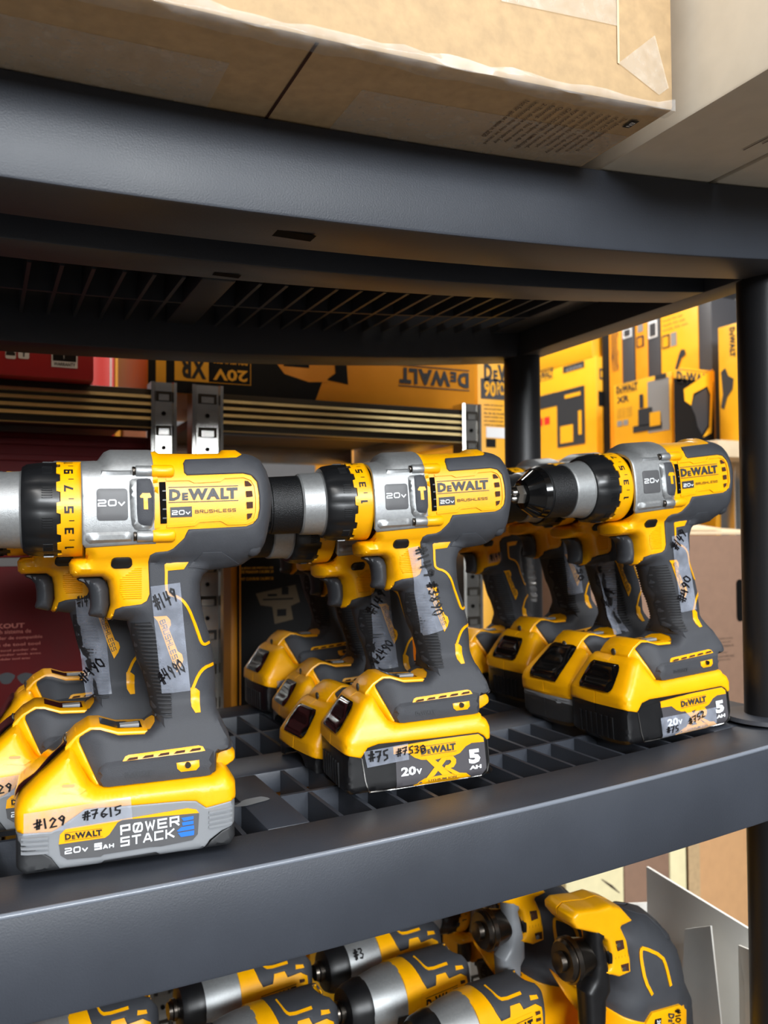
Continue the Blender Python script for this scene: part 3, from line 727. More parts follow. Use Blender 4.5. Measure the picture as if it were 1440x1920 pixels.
def writing(s, t=.17): return stroke2d(s, HW, .62, .16, t, jit=.05, inset=False)
def tape_mesh(q, off=.0016, H=Hb, n=8):
    BL, BR, TL, TR = [np.array(p) for p in q]; V, F = [], []
    for j in range(n+1):
        for i in range(n+1):
            u, v = i/n, j/n; V.append((BL*(1-u)+BR*u)*(1-v)+(TL*(1-u)+TR*u)*v)
    V = np.array(V); h = H(V); V3 = np.stack([V[:, 0], -(h+off), V[:, 1]], 1)
    for j in range(n):
        for i in range(n): a = j*(n+1)+i; F.append((a, a+1, a+n+2, a+n+1))
    return mesh_of(V3, F, True, 60)
TAPE0 = tr(L1, Z4, [(735, 688), (945, 660)], -.018)+tr(L1, Z3, [(725, 482), (945, 452)], -.018)
def make_drill(label, x, y, rz, kind, ring=0.0, tape=None, notes=(), packnote=()):
    zt = zlow(x); t = 2*.0735*(x-SAGX)
    root = thing('cordless_drill', label, 'drill', (x, y, zt+.0004), (0, -t, radians(rz)), 'cordless drills on the shelf')
    dz = {'stack': 0, 'xr': XRUP, 'compact': -.0165}[kind]; B = (0, 0, dz)
    if kind == 'stack': bt = make_stack(root)
    else: bt = make_xr(root, kind == 'compact', (0, 0, 0 if kind == 'xr' else -.0190))
    hs = part('housing', 'hs', lambda: tile(housing_outline(), Hb, 0, sp=.0034, rings=RG), 'yellow', root, B)
    gr = part('grip', 'rub', lambda: tile(rubber_outline(), Hb, .0011, .0016, .0032, rings=RG), 'rubber', root, B)
    gc = part('gear_case', 'gc', lambda: tile(gear_outline(), Hb, .0009, .0014, .0032, rings=RG), 'silver', root, B)
    # parts of the gear case
    part('label_plate', 'gpl', lambda: patch1(rrect(*(lambda a, b: (a[0], b[0], b[1], a[1]))(c1(Z1, 2, 352), c1(Z1, 240, 586)), .002), .0016, .0006), 'slate', gc)
    part('lettering', 'gt', lambda: txt1(stroke2d('20V', SQ, 1.25, .24, .20, smallv=True), Z1, (12, 486), (216, 480), (12, 434), .0019), 'white_ink', gc)
    part('mode_frame', 'gfr', lambda: tile(frame_hammer(), Hb, .0032, .0014, .0022, both=False, r0=.5), 'silver', gc)
    part('mode_slider', 'gsl', lambda: tile(chaikin(T1(Z1, [(300, 296), (318, 286), (428, 284), (432, 624), (340, 622), (306, 590)], -.032), 1), Hb, .0042, .0012, .0025, both=False, r0=.8), 'rubber', gc)
    part('hammer_symbol', 'ghi', hammer_icon, 'yellow', gc)
    part('ledge', 'gld', lambda: tile(T1(Z2, [(640, 680), (990, 668), (990, 742), (640, 762)], -.026), Hb, .0026, .003, .003, both=False), 'silver', gc)
    part('ledge', 'gld2', lambda: tile(T1(Z2, [(632, 220), (990, 215), (990, 255), (632, 268)], -.026), Hb, .0020, .003, .003, both=False), 'silver', gc)
    xs = c1(Z1, 298, 200)[0]; xm = c1(Z1, 418, 200)[0]; xe = c1(Z1, 590, 200)[0]
    for k, yy in ((0, 220), (1, 704)):
        zz = c1(Z1, 400, yy, -.029)[1]
        part('screw_pillar', 'gp%d' % k, lambda: mesh_of(*boss(xs, xm+.0015, zz, .0036), 'recalc', 40), 'silver', gc)
        part('screw_head', 'gs%d' % k, lambda: mesh_of(*boss(xs-.0020, xs+.001, zz, .0030), 'recalc', 40), 'dark_steel', gc)
        part('screw_pillar', 'gy%d' % k, lambda: mesh_of(*boss(xm, xe, zz, .0040, sink=-.0002), 'recalc', 40), 'yellow', hs)
    # yellow motor housing
    part('vent', 'hv', lambda: patch1(T1(Z1, [(473, 302), (522, 300), (532, 610), (484, 612)], -.031), .0009, .0003), 'hole', hs)
    part('vent_fins', 'hvf', lambda: mesh_of(*join([(lambda P: (np.stack([P[:, 0], -(Hb(P)+.0012), P[:, 1]], 1), [(0, 1, 2, 3)]))(np.array(T1(Z1, [(497+k, 363+k*68), (525+k, 362+k*68), (525+k, 372+k*68), (497+k, 373+k*68)]))) for k in range(4)]), False), 'slate', hs)
    part('seam_band', 'hsb', lambda: tile(T1(Z1, [(424, 258), (462, 252), (478, 640), (438, 650)], -.031), Hb, .0024, .001, .003, both=False), 'yellow', hs)
    for k, q in enumerate(([(1115, 290), (1140, 292), (1165, 318), (1168, 328), (1118, 330)], [(1122, 368), (1168, 366), (1174, 408), (1126, 412)], [(1126, 450), (1174, 448), (1174, 494), (1130, 498)], [(1130, 538), (1172, 534), (1160, 566), (1134, 582)])):
        part('vent', 'hw%d' % k, lambda: (lambda P: mesh_of(np.stack([P[:, 0], -(Hb(P)+.0010), P[:, 1]], 1), [tuple(range(len(P)))], False))(np.array(T1(Z1, q, -.031))), 'hole_brown', hs)
    for k, q in enumerate(([(535, 284), (700, 280), (740, 300), (930, 290), (962, 266), (1110, 258), (1168, 282), (1196, 330), (1206, 420), (1206, 520), (1188, 580), (1130, 606), (990, 612), (935, 582), (772, 592), (738, 618), (540, 632)],)):
        part('panel_ridge', 'hr%d' % k, lambda: tile(strip2d(T1(Z1, q, -.031), .0016), Hb, .0014, .0009, .0025, both=False, r0=.7), 'yellow', hs)
    part('lettering', 'ht', lambda: txt1(logo2d(), Z1, (548, 440), (1062, 424), (548, 354), .0007), 'ink_dark', hs)
    part('label_plate', 'hlp', lambda: patch1(T1(Z1, [(556, 490), (718, 482), (720, 560), (558, 566)], -.031), .0005, .0003), 'ink_dark', hs)
    part('lettering', 'ht2', lambda: txt1(stroke2d('20V', SQ, 1.25, .24, .20, smallv=True), Z1, (568, 549), (706, 543), (568, 514), .0009), 'white_ink', hs)
    part('lettering', 'ht3', lambda: txt1(stroke2d('BRUSHLESS', SQ, 1.15, .3, .17), Z1, (742, 535), (1048, 522), (742, 510), .0007), 'ink_black', hs)
    part('direction_button', 'hb', lambda: tile(rrect(*(lambda a, b: (a[0], b[0], b[1], a[1]))(c1(Z1, 112, 866, -.02), c1(Z1, 272, 944, -.02)), .0027), Hb, .0022, .0012, .0022, both=False, r0=.6), 'black', hs)
    part('hatching', 'hh', hatch, 'yellow', hs)
    part('trigger', 'tg', lambda: inflate(tr(L1, Z3, [(172, 425), (200, 414), (345, 412), (392, 440), (418, 500), (420, 620), (400, 712), (375, 728), (270, 708), (262, 690), (276, 640), (274, 560), (262, 500), (232, 462), (185, 442)], -.004), .0105, .009, 2.2, .0026), 'trigger_rubber', root, B)
    # rubber overmould
    part('rib_gap_shade', 'grp', rib_gap_patch, 'rib_gap_shade', gr)  # dark patch paints the shade in the gaps between the ribs
    part('grip_ribs', 'gr', grip_ribs, 'rib_rubber', gr)
    part('bump', 'gbp', lambda: mesh_of(*(lambda c: join([([(c[0]+.0062*cos(a)*cos(b), s*.020+.0062*sin(b), c[1]+.0062*sin(a)*cos(b)) for b in np.linspace(-pi/2, pi/2, 8) for a in np.linspace(0, 2*pi, 13)[:-1]], [(j*12+i, j*12+(i+1) % 12, (j+1)*12+(i+1) % 12, (j+1)*12+i) for j in range(7) for i in range(12)]) for s in (-1,)]))(c1(Z1, 1168, 790, -.02)), 'recalc', 60), 'rubber', gr)
    part('accent_line', 'ga1', lambda: tile(strip2d(smooth_path(tr(L1, Z3, [(842, 330), (842, 505), (862, 540), (940, 562), (990, 610), (1030, 700), (1080, 840), (1103, 908), (1125, 926), (1162, 916)], -.017), 1), .0017), Hb, .0020, .0006, .0025, both=False, r0=.85), 'yellow', gr)
    part('accent_panel', 'ga2', lambda: patch(tr(L1, Z3, [(830, 318), (850, 303), (1010, 298), (975, 352), (870, 362), (832, 368)], -.018), .0018, .0006), 'yellow', gr)
    part('accent_line', 'ga3', lambda: tile(strip2d(smooth_path(tr(L1, Z4, [(1106, 476), (1045, 490), (1000, 540), (962, 640)], -.016), 1), .0019), Hb, .0020, .0006, .0025, both=False, r0=.85), 'yellow', gr)
    part('accent_panel', 'ga4', lambda: patch(tr(L1, Z4, [(946, 640), (985, 642), (1012, 665), (1014, 822), (976, 826), (950, 785)], -.017), .0019, .0006), 'yellow', gr)
    part('name_badge', 'gbd', lambda: patch1(tr(L1, Z4, [(670, 106), (768, 100), (795, 130), (800, 170), (785, 200), (850, 366), (882, 388), (893, 430), (880, 472), (845, 526), (790, 395), (700, 140)], -.0172), .0020, .0006), 'yellow', gr)
    part('lettering', 'gbt', lambda: drape(stroke2d('BRUSHLESS', SQ, 1.1, .3, .15), *tr(L1, Z4, [(712, 140), (826, 468), (752, 124)], -.0172), near(.0024)), 'ink_dark', gr)
    part('grip_crease', 'gcr', lambda: patch(T1(Z1, [(690, 940), (790, 820), (930, 815), (1078, 902), (1000, 925), (850, 945)], -.02)[:6], .0020, .002), 'rubber', gr)
    # foot of the handle
    ft = part('foot_trim', 'ftr', lambda: tile(trim_outline(), Hb, .0016, .0012, .0028, rings=RG), 'yellow', root, B)
    part('top_plate', 'ftp', top_plate, 'yellow', ft)
    part('rear_tab', 'frt', lambda: inflate(tr(L1, Z5, [(1255, 275), (1300, 232), (1345, 236), (1384, 280), (1386, 330), (1340, 364), (1262, 402), (1240, 330)], -.012), .017, .004, 2.6, .003), 'yellow', ft)
    part('top_recess', 'frc', lambda: mesh_of([(-.0165, -.0100, .0796), (-.0062, -.0100, .0758), (.0085, -.0100, .0749), (.0085, .0100, .0749), (-.0062, .0100, .0758), (-.0165, .0100, .0796)], [(0, 1, 4, 5), (1, 2, 3, 4)], False), 'gloss_black', ft)
    part('recess_bar', 'frb', lambda: mesh_of(*boxvf(-.0045, .0070, -.0052, .0020, .0750, .0764), False), 'grey_panel', ft)
    part('work_light', 'fled', lambda: mesh_of([(-.0368+.0012*cos(a)*cos(b), .0030*sin(b), .0700+.0034*sin(a)*cos(b)) for b in np.linspace(-pi/2, pi/2, 7) for a in np.linspace(0, 2*pi, 13)[:-1]], [(j*12+i, j*12+(i+1) % 12, (j+1)*12+(i+1) % 12, (j+1)*12+i) for j in range(6) for i in range(12)], 'recalc', 60), 'lens_clear', ft)
    part('vent_trim', 'fvt', lambda: patch(tr(L1, Z5, [(718, 342), (735, 315), (755, 306), (1165, 250), (1190, 256), (1204, 284)], -.0305), .0019, .0008), 'yellow', ft)
    for k in range(5):
        part('vent', 'fv%d' % k, lambda: (lambda P: mesh_of(np.stack([P[:, 0], -(Hb(P)+.0034), P[:, 1]], 1), [(0, 1, 2, 3)], False))(np.array(tr(L1, Z5, [(740+k*92, 330-k*13), (758+k*92, 314-k*13), (808+k*92, 307-k*13), (806+k*92, 320-k*13)], -.031))), 'hole_brown', ft)
    part('foot_skirt', 'fsk', lambda: tile(tr(L1, Z5, [(585, 486), (572, 440), (590, 385), (625, 354), (705, 343), (1222, 272), (1256, 282), (1258, 398), (1228, 424), (620, 492)], -.034), Hb, .0034, .0018, .0028, both=False), 'rubber', gr)
    part('foot_badge', 'fbd', lambda: patch(tr(L1, Z5, [(1035, 348), (1168, 330), (1170, 368), (1150, 390), (1062, 400), (1040, 382)], -.034), .0044, .0008), 'yellow', ft)
    part('screw_hole', 'fsh', lambda: mesh_of(*(lambda c: cyl_y(c[0], c[1], .0018, -.0370, -.034, 14))(c1(Z5, 1103, 362, -.036)), 'recalc', 40), 'dark_steel', ft)
    part('lettering', 'fem', lambda: drape(logo2d(), *tr(L1, Z5, [(735, 436), (893, 420), (735, 412)], -.035), near(.0039)), 'ink_dark', gr)
    # clutch and chuck turn about the drill axis
    A_ = (0, 0, AX+dz)
    def teeth(k, i, r): return r*(.972 if (k in (2, 3, 4) and i % 6 in (0, 1)) else 1)
    cl = part('clutch_collar', 'cc', lambda: lathe_me([(-.0590, .0232), (-.0588, .0262), (-.0560, .0280), (-.0480, .0290), (-.0400, .0290), (-.0375, .0290), (-.0365, .0275)], 60, teeth, 28), 'collar_black', root, A_)
    def fins():
        pr = []
        for g in range(10):
            for k in range(5):
                a = 2*pi*(g+.32+k*.085)/10
                for_r = .0296; da = .006
                pr.append(([(x, r*cos(b), r*sin(b)) for x, r in ((-.0478, .0285), (-.0470, for_r), (-.0418, for_r), (-.0412, .0285)) for b in (a-da, a+da)], [(0, 1, 3, 2), (2, 3, 5, 4), (4, 5, 7, 6), (0, 2, 4, 6), (1, 7, 5, 3)]))
        return mesh_of(*join(pr), False)
    part('collar_fins', 'cfn', fins, 'collar_black', cl)
    tq = part('torque_ring', 'tq', lambda: lathe_me([(-.0372, .0275), (-.0370, .0294), (-.0262, .0297), (-.0250, .0297), (-.0246, .0288)], 80, lambda k, i, r: r, 28), 'yellow', root, A_, (radians(ring), 0, 0))
    def ring_teeth():
        pr = []
        for k in range(14):
            a = 2*pi*k/14; V = []
            for x, da in ((-.0366, .13), (-.0392, .10)):
                for r in (.0288, .0296):
                    for s in np.linspace(-1, 1, 4): V.append((x, r*cos(a+da*s), r*sin(a+da*s)))
            F = [(i, i+1, i+5, i+4) for i in range(3)]+[(8+i, 8+i+4, 8+i+5, 8+i+1) for i in range(3)]+[(4+i, 4+i+1, 12+i+1, 12+i) for i in range(3)]+[(0, 4, 12, 8), (3, 11, 15, 7)]
            pr.append((V, F))
        return mesh_of(*join(pr), False)
    part('ring_teeth', 'trt', ring_teeth, 'yellow', tq)
    part('numerals', 'tqn', digits_ring, 'ink_black', tq)
    part('nose_collar', 'nc', lambda: lathe_me([(-.0765, .0205), (-.0763, .0222), (-.0750, .0230), (-.0600, .0236), (-.0588, .0246), (-.0575, .0240)], 56, None, 28), 'silver', root, A_)
    ck = part('chuck', 'ck', lambda: lathe_me([(-.1165, .0100), (-.1160, .0118), (-.1060, .0188), (-.1052, .0200), (-.1000, .0212), (-.0995, .0207), (-.0985, .0207), (-.0980, .0214), (-.0770, .0217), (-.0762, .0205)], 56, None, 25), 'chuck_black', root, A_)
    part('chuck_cone', 'ckc', lambda: lathe_me([(-.1172, .0095), (-.1168, .0122), (-.1062, .0192), (-.1052, .0202), (-.1002, .0214), (-.0996, .0209)], 56, None, 25), 'gloss_black', ck)
    part('chuck_nut', 'ckn', lambda: lathe_me([(-.1235, .0060), (-.1235, .0078), (-.1165, .0086)], 6, None, 20), 'steel', ck)
    part('chuck_jaws', 'ckj', lambda: mesh_of(*join([lathe([(-.1275, .0012), (-.1265, .0023), (-.1230, .0026)], 10) if False else ([(x, .0032*cos(2*pi*j/3+.4)+r*cos(a), .0032*sin(2*pi*j/3+.4)+r*sin(a)) for x, r in ((-.1275, .0012), (-.1262, .0024), (-.1225, .0026)) for a in np.linspace(0, 2*pi, 11)[:-1]], [(k*10+i, k*10+(i+1) % 10, (k+1)*10+(i+1) % 10, (k+1)*10+i) for k in range(2) for i in range(10)]+[tuple(range(10))]) for j in range(3)]), 'recalc', 40), 'steel', ck)
    # clear price tape with handwriting
    if tape is not None:
        tp = ob('price_tape', tape_mesh(tape, .0030), 'tape', gr, label='clear tape with handwritten price')
        BL, BR, TL, TR = [np.array(p) for p in tape]
        for s, u0, v0, u1, v1, hgt in notes:
            P = lambda u, v: (BL*(1-u)+BR*u)*(1-v)+(TL*(1-u)+TR*u)*v
            a, b = P(u0, v0), P(u1, v1); d = b-a; nrm = np.array([-d[1], d[0]])/np.linalg.norm(d)*hgt
            ob('handwriting', drape(writing(s), a, b, a+nrm, near(.0034)), 'marker', tp)
    Hk = HS if kind == 'stack' else HX
    for j, (s, BL, BR, TL, q) in enumerate(packnote):
        if q is not None:
            ob('price_tape', tape_mesh(q, .0034 if kind == 'stack' else .0030, Hk), 'tape', bt, label='clear tape on the battery')
        ob('handwriting', drape(writing(s), BL, BR, TL, lambda P: -(Hk(P)+.0038)), 'marker', bt)
    return root

# ------------------------------------------------------------------ the drills on the shelf
tA = tr(FA, lambda x, y: (560+x/4.5, 960+y/4.5), [(1060, 1058), (1238, 985), (905, 310), (995, 290)], -.018)
TA = [tuple(np.array(p)-np.array([0, XRUP])) for p in tA]
sh = lambda q, dx, dz: [(p[0]+dx, p[1]+dz) for p in q]
n_pack = lambda *p: p
bl = lambda pts: [tuple(p) for p in b1(pts)]
x6 = lambda pts: [tuple(p) for p in b2(pts)]
make_drill('front drill at the left end with grey banded battery marked 129 and 7615', .0860, .0735, -5, 'stack', 0, TAPE0,
    [('#149', .12, .78, .90, .84, .0085), ('#4990', .06, .09, .92, .20, .0075)],
    [('#129', *bl([(205, 735), (388, 700), (200, 682)]), bl([(140, 770), (775, 668), (140, 640), (765, 540)])), ('#7615', *bl([(485, 676), (712, 640), (482, 628)]), None)])
make_drill('second drill of the left row, grey banded battery half out of frame', .0590, .1610, -3, 'stack', 0, sh(TAPE0, -.010, -.012),
    [('#149', .05, .93, .6, .93, .007), ('#490', .05, .12, .9, .3, .0075)],
    [('#129', *bl([(205, 735), (388, 700), (200, 682)]), bl([(140, 770), (500, 712), (140, 640), (500, 580)]))])
make_drill('rear drill of the left row against the red carton', .0730, .2900, -2, 'xr', 10)
make_drill('front drill of the middle row, tape marked 3890 and battery tape 75', .3020, .1110, -7, 'xr', -51, TA,
    [('#149', .62, .98, .70, .62, .0085), ('#3890', .72, .56, .60, .18, .0080)],
    [('#75', *x6([(312, 845), (480, 820), (305, 765)]), x6([(300, 895), (650, 825), (270, 760), (640, 690)])), ('#7530', *x6([(545, 795), (785, 755), (540, 735)]), None)])
make_drill('second drill of the middle row on a low battery, head behind the front one', .2980, .1970, 3, 'compact', -35, sh(TAPE0, -.006, -.008),
    [('#149', .1, .7, .8, .95, .008), ('#2490', .1, .05, .9, .3, .0075)])
make_drill('third drill of the middle row with small printed battery label', .3280, .3180, -4, 'compact', -40)
make_drill('rear drill of the middle row with 75 written on its battery', .3300, .4180, 2, 'xr', -40, None, (),
    [('#75', *x6([(330, 790), (470, 765), (326, 730)]), x6([(260, 810), (640, 740), (255, 730), (640, 660)]))])
make_drill('front drill at the right end beside the post, knurled chuck facing the aisle', .5370, .0975, -1, 'xr', -33, sh(TAPE0, .004, .002),
    [('#149', .2, .80, .95, .98, .0085), ('#490', .3, .12, .9, .42, .008)],
    [('#75', *x6([(560, 1030), (700, 1008), (558, 975)]), x6([(520, 1075), (1150, 985), (500, 880), (1150, 800)])), ('#752', *x6([(830, 960), (1010, 880), (812, 905)]), None)])
make_drill('second drill of the right row, grey banded battery beside the black one', .5430, .1760, 1, 'stack', -40, sh(TAPE0, -.018, -.020),
    [('#149', .35, .35, .95, .55, .010)])
make_drill('third drill of the right row, tape marked 5050', .5640, .2800, 0, 'xr', -40, sh(TAPE0, -.002, .004),
    [('#149', .1, .86, .8, .98, .008), ('5050', .85, .60, .75, .20, .007)])
rr4 = make_drill('rear drill of the right row on a low battery, rear of grip in film', .5480, .3780, 0, 'compact', -40, tr(L1, Z3, [(500, 585), (716, 560), (500, 465), (716, 440)], -.0185), [('#149', .1, .25, .9, .3, .0075)])
wr = [(.0552, .155), (.0600, .150), (.0630, .125), (.0650, .105), (.0645, .086), (.0560, .086), (.0560, .105), (.0540, .125)]
ob('plastic_wrap', tile(chaikin(wr, 1), lambda P: .012*np.ones(len(P))+.002*np.sin(P[:, 1]*900)+.0015*np.sin(P[:, 0]*1700), 0, both=True, sp=.003), 'wrap', rr4, label='crinkled clear wrap behind the grip')

# ------------------------------------------------------------------ cartons on the upper shelf
zt_ = lambda X: zupb(X)+LIP
def carton_sag(x0, x1, y0, y1, h, mat, name, label):
    V, F = [], []; n = 12; zs = max(zt_(x0), zt_(x1))
    for i in range(n+1):
        x = x0+(x1-x0)*i/n; z = zt_(x)+.0006
        V += [(x, y0, z), (x, y1, z), (x, y1, zs+h), (x, y0, zs+h)]
    for i in range(n):
        a = 4*i; c = a+4
        for k in range(4): F.append((a+k, a+(k+1) % 4, c+(k+1) % 4, c+k))
    F += [(3, 2, 1, 0), (4*n, 4*n+1, 4*n+2, 4*n+3)]
    return tag(ob(name, bev(V, F, .0025), mat), label, 'carton')
A0, A1, AY = -.42, .392, -.088
ca = carton_sag(A0, A1, AY, .40, .36, 'kraft', 'cardboard_carton', 'large brown cardboard carton overhanging the top shelf, tape along its edge')
def under(pts, off=.0010): return mesh_of([(p[0], p[1], zt_(p[0])-off+.0006) for p in pts], [tuple(range(len(pts)))], False)
def grid_under(x0, x1, y0, y1, off, n=8):
    xs = np.linspace(x0, x1, n+1); V = [(x, y, zt_(x)-off+.0006) for x in xs for y in (y0, y1)]
    return mesh_of(V, [(2*i, 2*i+1, 2*i+3, 2*i+2) for i in range(n)], False)
ob('flap_gap', grid_under(.1535, .1555, AY+.003, .05, .0004, 2), 'hole_brown', ca, label='gap between the bottom flaps')
ob('packing_tape', grid_under(A0+.02, .118, -.050, .04, .0006), 'box_tape', ca, label='clear packing tape under the carton')
ob('packing_tape', grid_under(.195, A1-.004, -.050, .05, .0006), 'box_tape', ca)
def wrinkle_strip(x0, x1, w_, n=60):
    V = []; rnd = random.Random(2)
    for i in range(n+1):
        x = x0+(x1-x0)*i/n; z = zt_(x)
        r = lambda s: rnd.uniform(-s, s)
        V += [(x, AY-.0012+r(.0004), z+w_+r(.002)), (x, AY-.0022+r(.0012), z+w_*.45+r(.001)), (x, AY-.0018+r(.0008), z-.0008+r(.0004)), (x, AY+.006+r(.001), z-.0012+r(.0003)), (x, AY+.010+r(.002), z-.0006)]
    F = [(5*i+k, 5*i+k+1, 5*i+k+6, 5*i+k+5) for i in range(n) for k in range(4)]
    return mesh_of(V, F, True, 80)
ob('edge_wrap', wrinkle_strip(A0, A1, .0055), 'wrap', ca, label='crinkled glossy plastic tape along the bottom edge')
def face_patch(pts, name, mat, lab=None, dy=.0007):
    q = [onY(x, y, AY-dy) for x, y in pts]; return ob(name, mesh_of([tuple(p) for p in q], [tuple(range(len(q)))], False), mat, ca, label=lab)
face_patch([(940, -30), (1155, -30), (1157, 48), (940, 2)], 'packing_tape', 'box_tape')
face_patch([(1160, 118), (1228, 66), (1254, 165), (1236, 178)], 'packing_tape', 'box_tape', 'loose corner of clear tape')
face_patch([(1156, -30), (1160, -30), (1162, 120), (1158, 118)], 'fold_line', 'kraft_light')
print_lines = ['EN', 'This device complies with Part 15', 'of the FCC rules. Operation is', 'subject to the following two', 'conditions: 1. This device may', 'not cause harmful interference,', 'and 2. this device must accept', 'any interference received,', 'CAN ICES-003(B) / NMB-003(B)', 'Operation is subject to the', 'following: 1. This device may', '2. This device must accept any', 'interference that may be caused', 'Not for sale or lease in 2020']
for k, s in enumerate(print_lines[1:]):
    x = .3655-k*.0062; L = .050+.012*((k*5) % 4)/4; v2 = text2d(s, .012)
    P = v2[0]; y0 = AY+.016
    ob('lettering', mesh_of([(x+q[1]*.0036, y0+q[0]*L, zt_(x)-.0003) for q in P], v2[1], False), 'ink_brown', ca)
ob('print_badge', under([(.3735, AY+.017), (.3735, AY+.027), (.3795, AY+.027), (.3795, AY+.017)], .0009), 'ink_black', ca)
v2 = text2d('EN', .02); ob('lettering', mesh_of([(.3750+q[1]*.003, AY+.019+q[0]*.006, zt_(.376)-.0007) for q in v2[0]], v2[1], False), 'white_ink', ca)
cb = carton_sag(.4085, .5165, -.235, .33, .40, 'pale_card', 'cardboard_carton', 'pale narrow carton projecting over the shelf edge beside the brown one')
cc_ = carton_sag(.5215, .700, -.235, .33, .40, 'pale_card', 'cardboard_carton', 'pale carton at the far right, only a sliver of its underside showing')
for k in range(3):
    ob('print_line', mesh_of([(p[0], p[1], zt_(p[0])-.0004) for p in ((.488+k*.005, -.12, 0), (.4893+k*.005, -.12, 0), (.4893+k*.005, -.055-.012*k, 0), (.488+k*.005, -.055-.012*k, 0))], [(0, 1, 2, 3)], False), 'ink_brown', cb)

# ------------------------------------------------------------------ impact drivers on the shelf below
IR = .0300
def HI(P):
    P = np.asarray(P, float); x, z = P[:, 0], P[:, 1]
    r = IR*np.clip(1-(np.clip(np.abs(z)/IR, 0, 1))**2.3, 0, 1)**(1/2.3)
    return np.maximum(0, r*np.clip(1-np.clip((x-.046)/.018, 0, 1)**2.2, 0, 1)**.45)
IOUT = [(-.016, -IR), (-.016, 0), (-.016, IR), (.046, IR), (.055, .027), (.061, .019), (.064, .008), (.064, -.008), (.061, -.019), (.055, -.027), (.046, -IR)]
def NI(off): return lambda P: -(HI(P)+off)
AZI = .1880
def make_impact(label, x, y, rz, note=None):
    root = thing('impact_driver', label, 'impact driver', (x, y, zbot(x)+.0004), (0, 0, radians(rz)), 'impact drivers on the shelf below')
    make_xr(root, True, (0, 0, -.019))
    Z_ = (0, 0, AZI)
    part('handle', 'ihd', lambda: inflate(chaikin([(-.024, .0550), (-.030, .040), (.050, .038), (.052, .050), (.044, .060), (.046, .100), (.054, .150), (.050, .170), (-.012, .172), (-.030, .166), (-.030, .158), (-.006, .150), (.002, .135), (.004, .100), (.002, .064)], 1), .0195, .010, 2.3, .004), 'rubber', root)
    part('handle_panel', 'ihp', lambda: inflate(chaikin([(-.030, .166), (-.031, .158), (-.008, .152), (.000, .132), (.008, .140), (.024, .142), (.028, .168), (.020, .180), (-.020, .180)], 1), .0205, .010, 2.3, .004), 'yellow', root)
    part('trigger', 'itg', lambda: inflate(chaikin([(-.022, .155), (-.004, .152), (-.001, .135), (-.008, .124), (-.016, .126), (-.014, .140)], 1), .010, .006, 2.2, .003), 'rubber', root)
    hd = part('motor_housing', 'ihs', lambda: tile(IOUT, HI, 0, sp=.004, rings=RG), 'yellow', root, Z_)
    part('motor_cover', 'imc', lambda: tile([(.000, IR), (.046, IR), (.055, .027), (.061, .019), (.064, .008), (.064, -.008), (.061, -.019), (.055, -.027), (.046, -IR), (.044, -.028), (.052, -.018), (.0545, -.004), (.053, .012), (.046, .0165), (.032, .0155), (.030, .0205), (.019, .0205), (.016, .0135), (.006, .0130), (.003, .019)], HI, .0012, .0014, .0034, rings=RG), 'rubber', hd)
    part('accent_line', 'ial', lambda: tile(strip2d(smooth_path([(.009, .0296), (.010, .0268), (.014, .0246), (.034, .0250)], 1), .0016), HI, .0022, .0005, .003, both=False, r0=.85), 'yellow', hd)
    part('accent_panel', 'iap', lambda: tile([(.041, .0195), (.050, .0190), (.0495, .0215), (.042, .0225)], HI, .0020, .0005, .003, both=False, r0=.85), 'yellow', hd)
    part('panel_ridge', 'ipr', lambda: tile(strip2d([(-.002, -.0185), (.000, .0095), (.040, .0110), (.047, .0075)], .0016), HI, .0014, .0007, .003, both=False), 'yellow', hd)
    part('lettering', 'ilt', lambda: drape(logo2d(), (.004, -.0050), (.040, -.0025), (.0035, .0045), NI(.0008)), 'ink_black', hd)
    part('vent', 'ivt', lambda: mesh_of(*join([(lambda P: (np.stack([P[:, 0], -(HI(P)+.0010), P[:, 1]], 1), [(0, 1, 2, 3)]))(np.array([(.0435, .0085-k*.0055), (.0490, .0085-k*.0055), (.0490, .0110-k*.0055), (.0435, .0115-k*.0055)])) for k in range(4)]), False), 'hole_brown', hd)
    gc = part('gear_case', 'igc', lambda: lathe_me([(-.0560, .0195), (-.0555, .0215), (-.0500, .0240), (-.0300, .0285), (-.0150, .0300), (-.0140, .0295)], 48, None, 28), 'silver', root, Z_)
    part('case_plug', 'icp', lambda: mesh_of([(x_, -r_*cos(a)-.0006, r_*sin(a)) for x_, r_ in ((-.0265, .0292), (-.0150, .0300)) for a in np.linspace(-.75, -.15, 6)], [(i, i+1, i+7, i+6) for i in range(5)], 'recalc', 60), 'black', gc)
    bp = part('nose_bumper', 'ibp', lambda: lathe_me([(-.0700, .0150), (-.0690, .0195), (-.0640, .0225), (-.0560, .0240), (-.0530, .0252), (-.0490, .0252), (-.0485, .0238)], 40, lambda k, i, r: r*(.96 if i % 10 == 0 and k in (3, 4, 5) else 1), 26), 'black', root, Z_)
    part('bit_holder', 'ibh', lambda: lathe_me([(-.0790, .0040), (-.0790, .0075), (-.0760, .0085), (-.0750, .0100), (-.0720, .0100), (-.0710, .0085), (-.0690, .0085)], 24, None, 26), 'dark_steel', bp)
    if note: ob('handwriting', mesh_of([(q[0]*-.0001-.030+q[0]*.022-.014, -(.0278)*cos(.55+q[1]*.34), .0278*sin(.55+q[1]*.34)) for q in writing(note)[0]], writing(note)[1], False), 'marker', gc)
    return root
make_impact('impact driver at the left edge of the shelf below, mostly cropped', .088, .340, 4)
make_impact('rear impact driver below the left of the middle battery', .242, .350, 4)
make_impact('rear impact driver with a price written on its silver nose', .388, .347, 4, '#389')
make_impact('middle impact driver with yellow collar, half over its neighbour', .235, .262, 5)
make_impact('large impact driver in the middle, silver nose fully in view', .378, .270, 5)
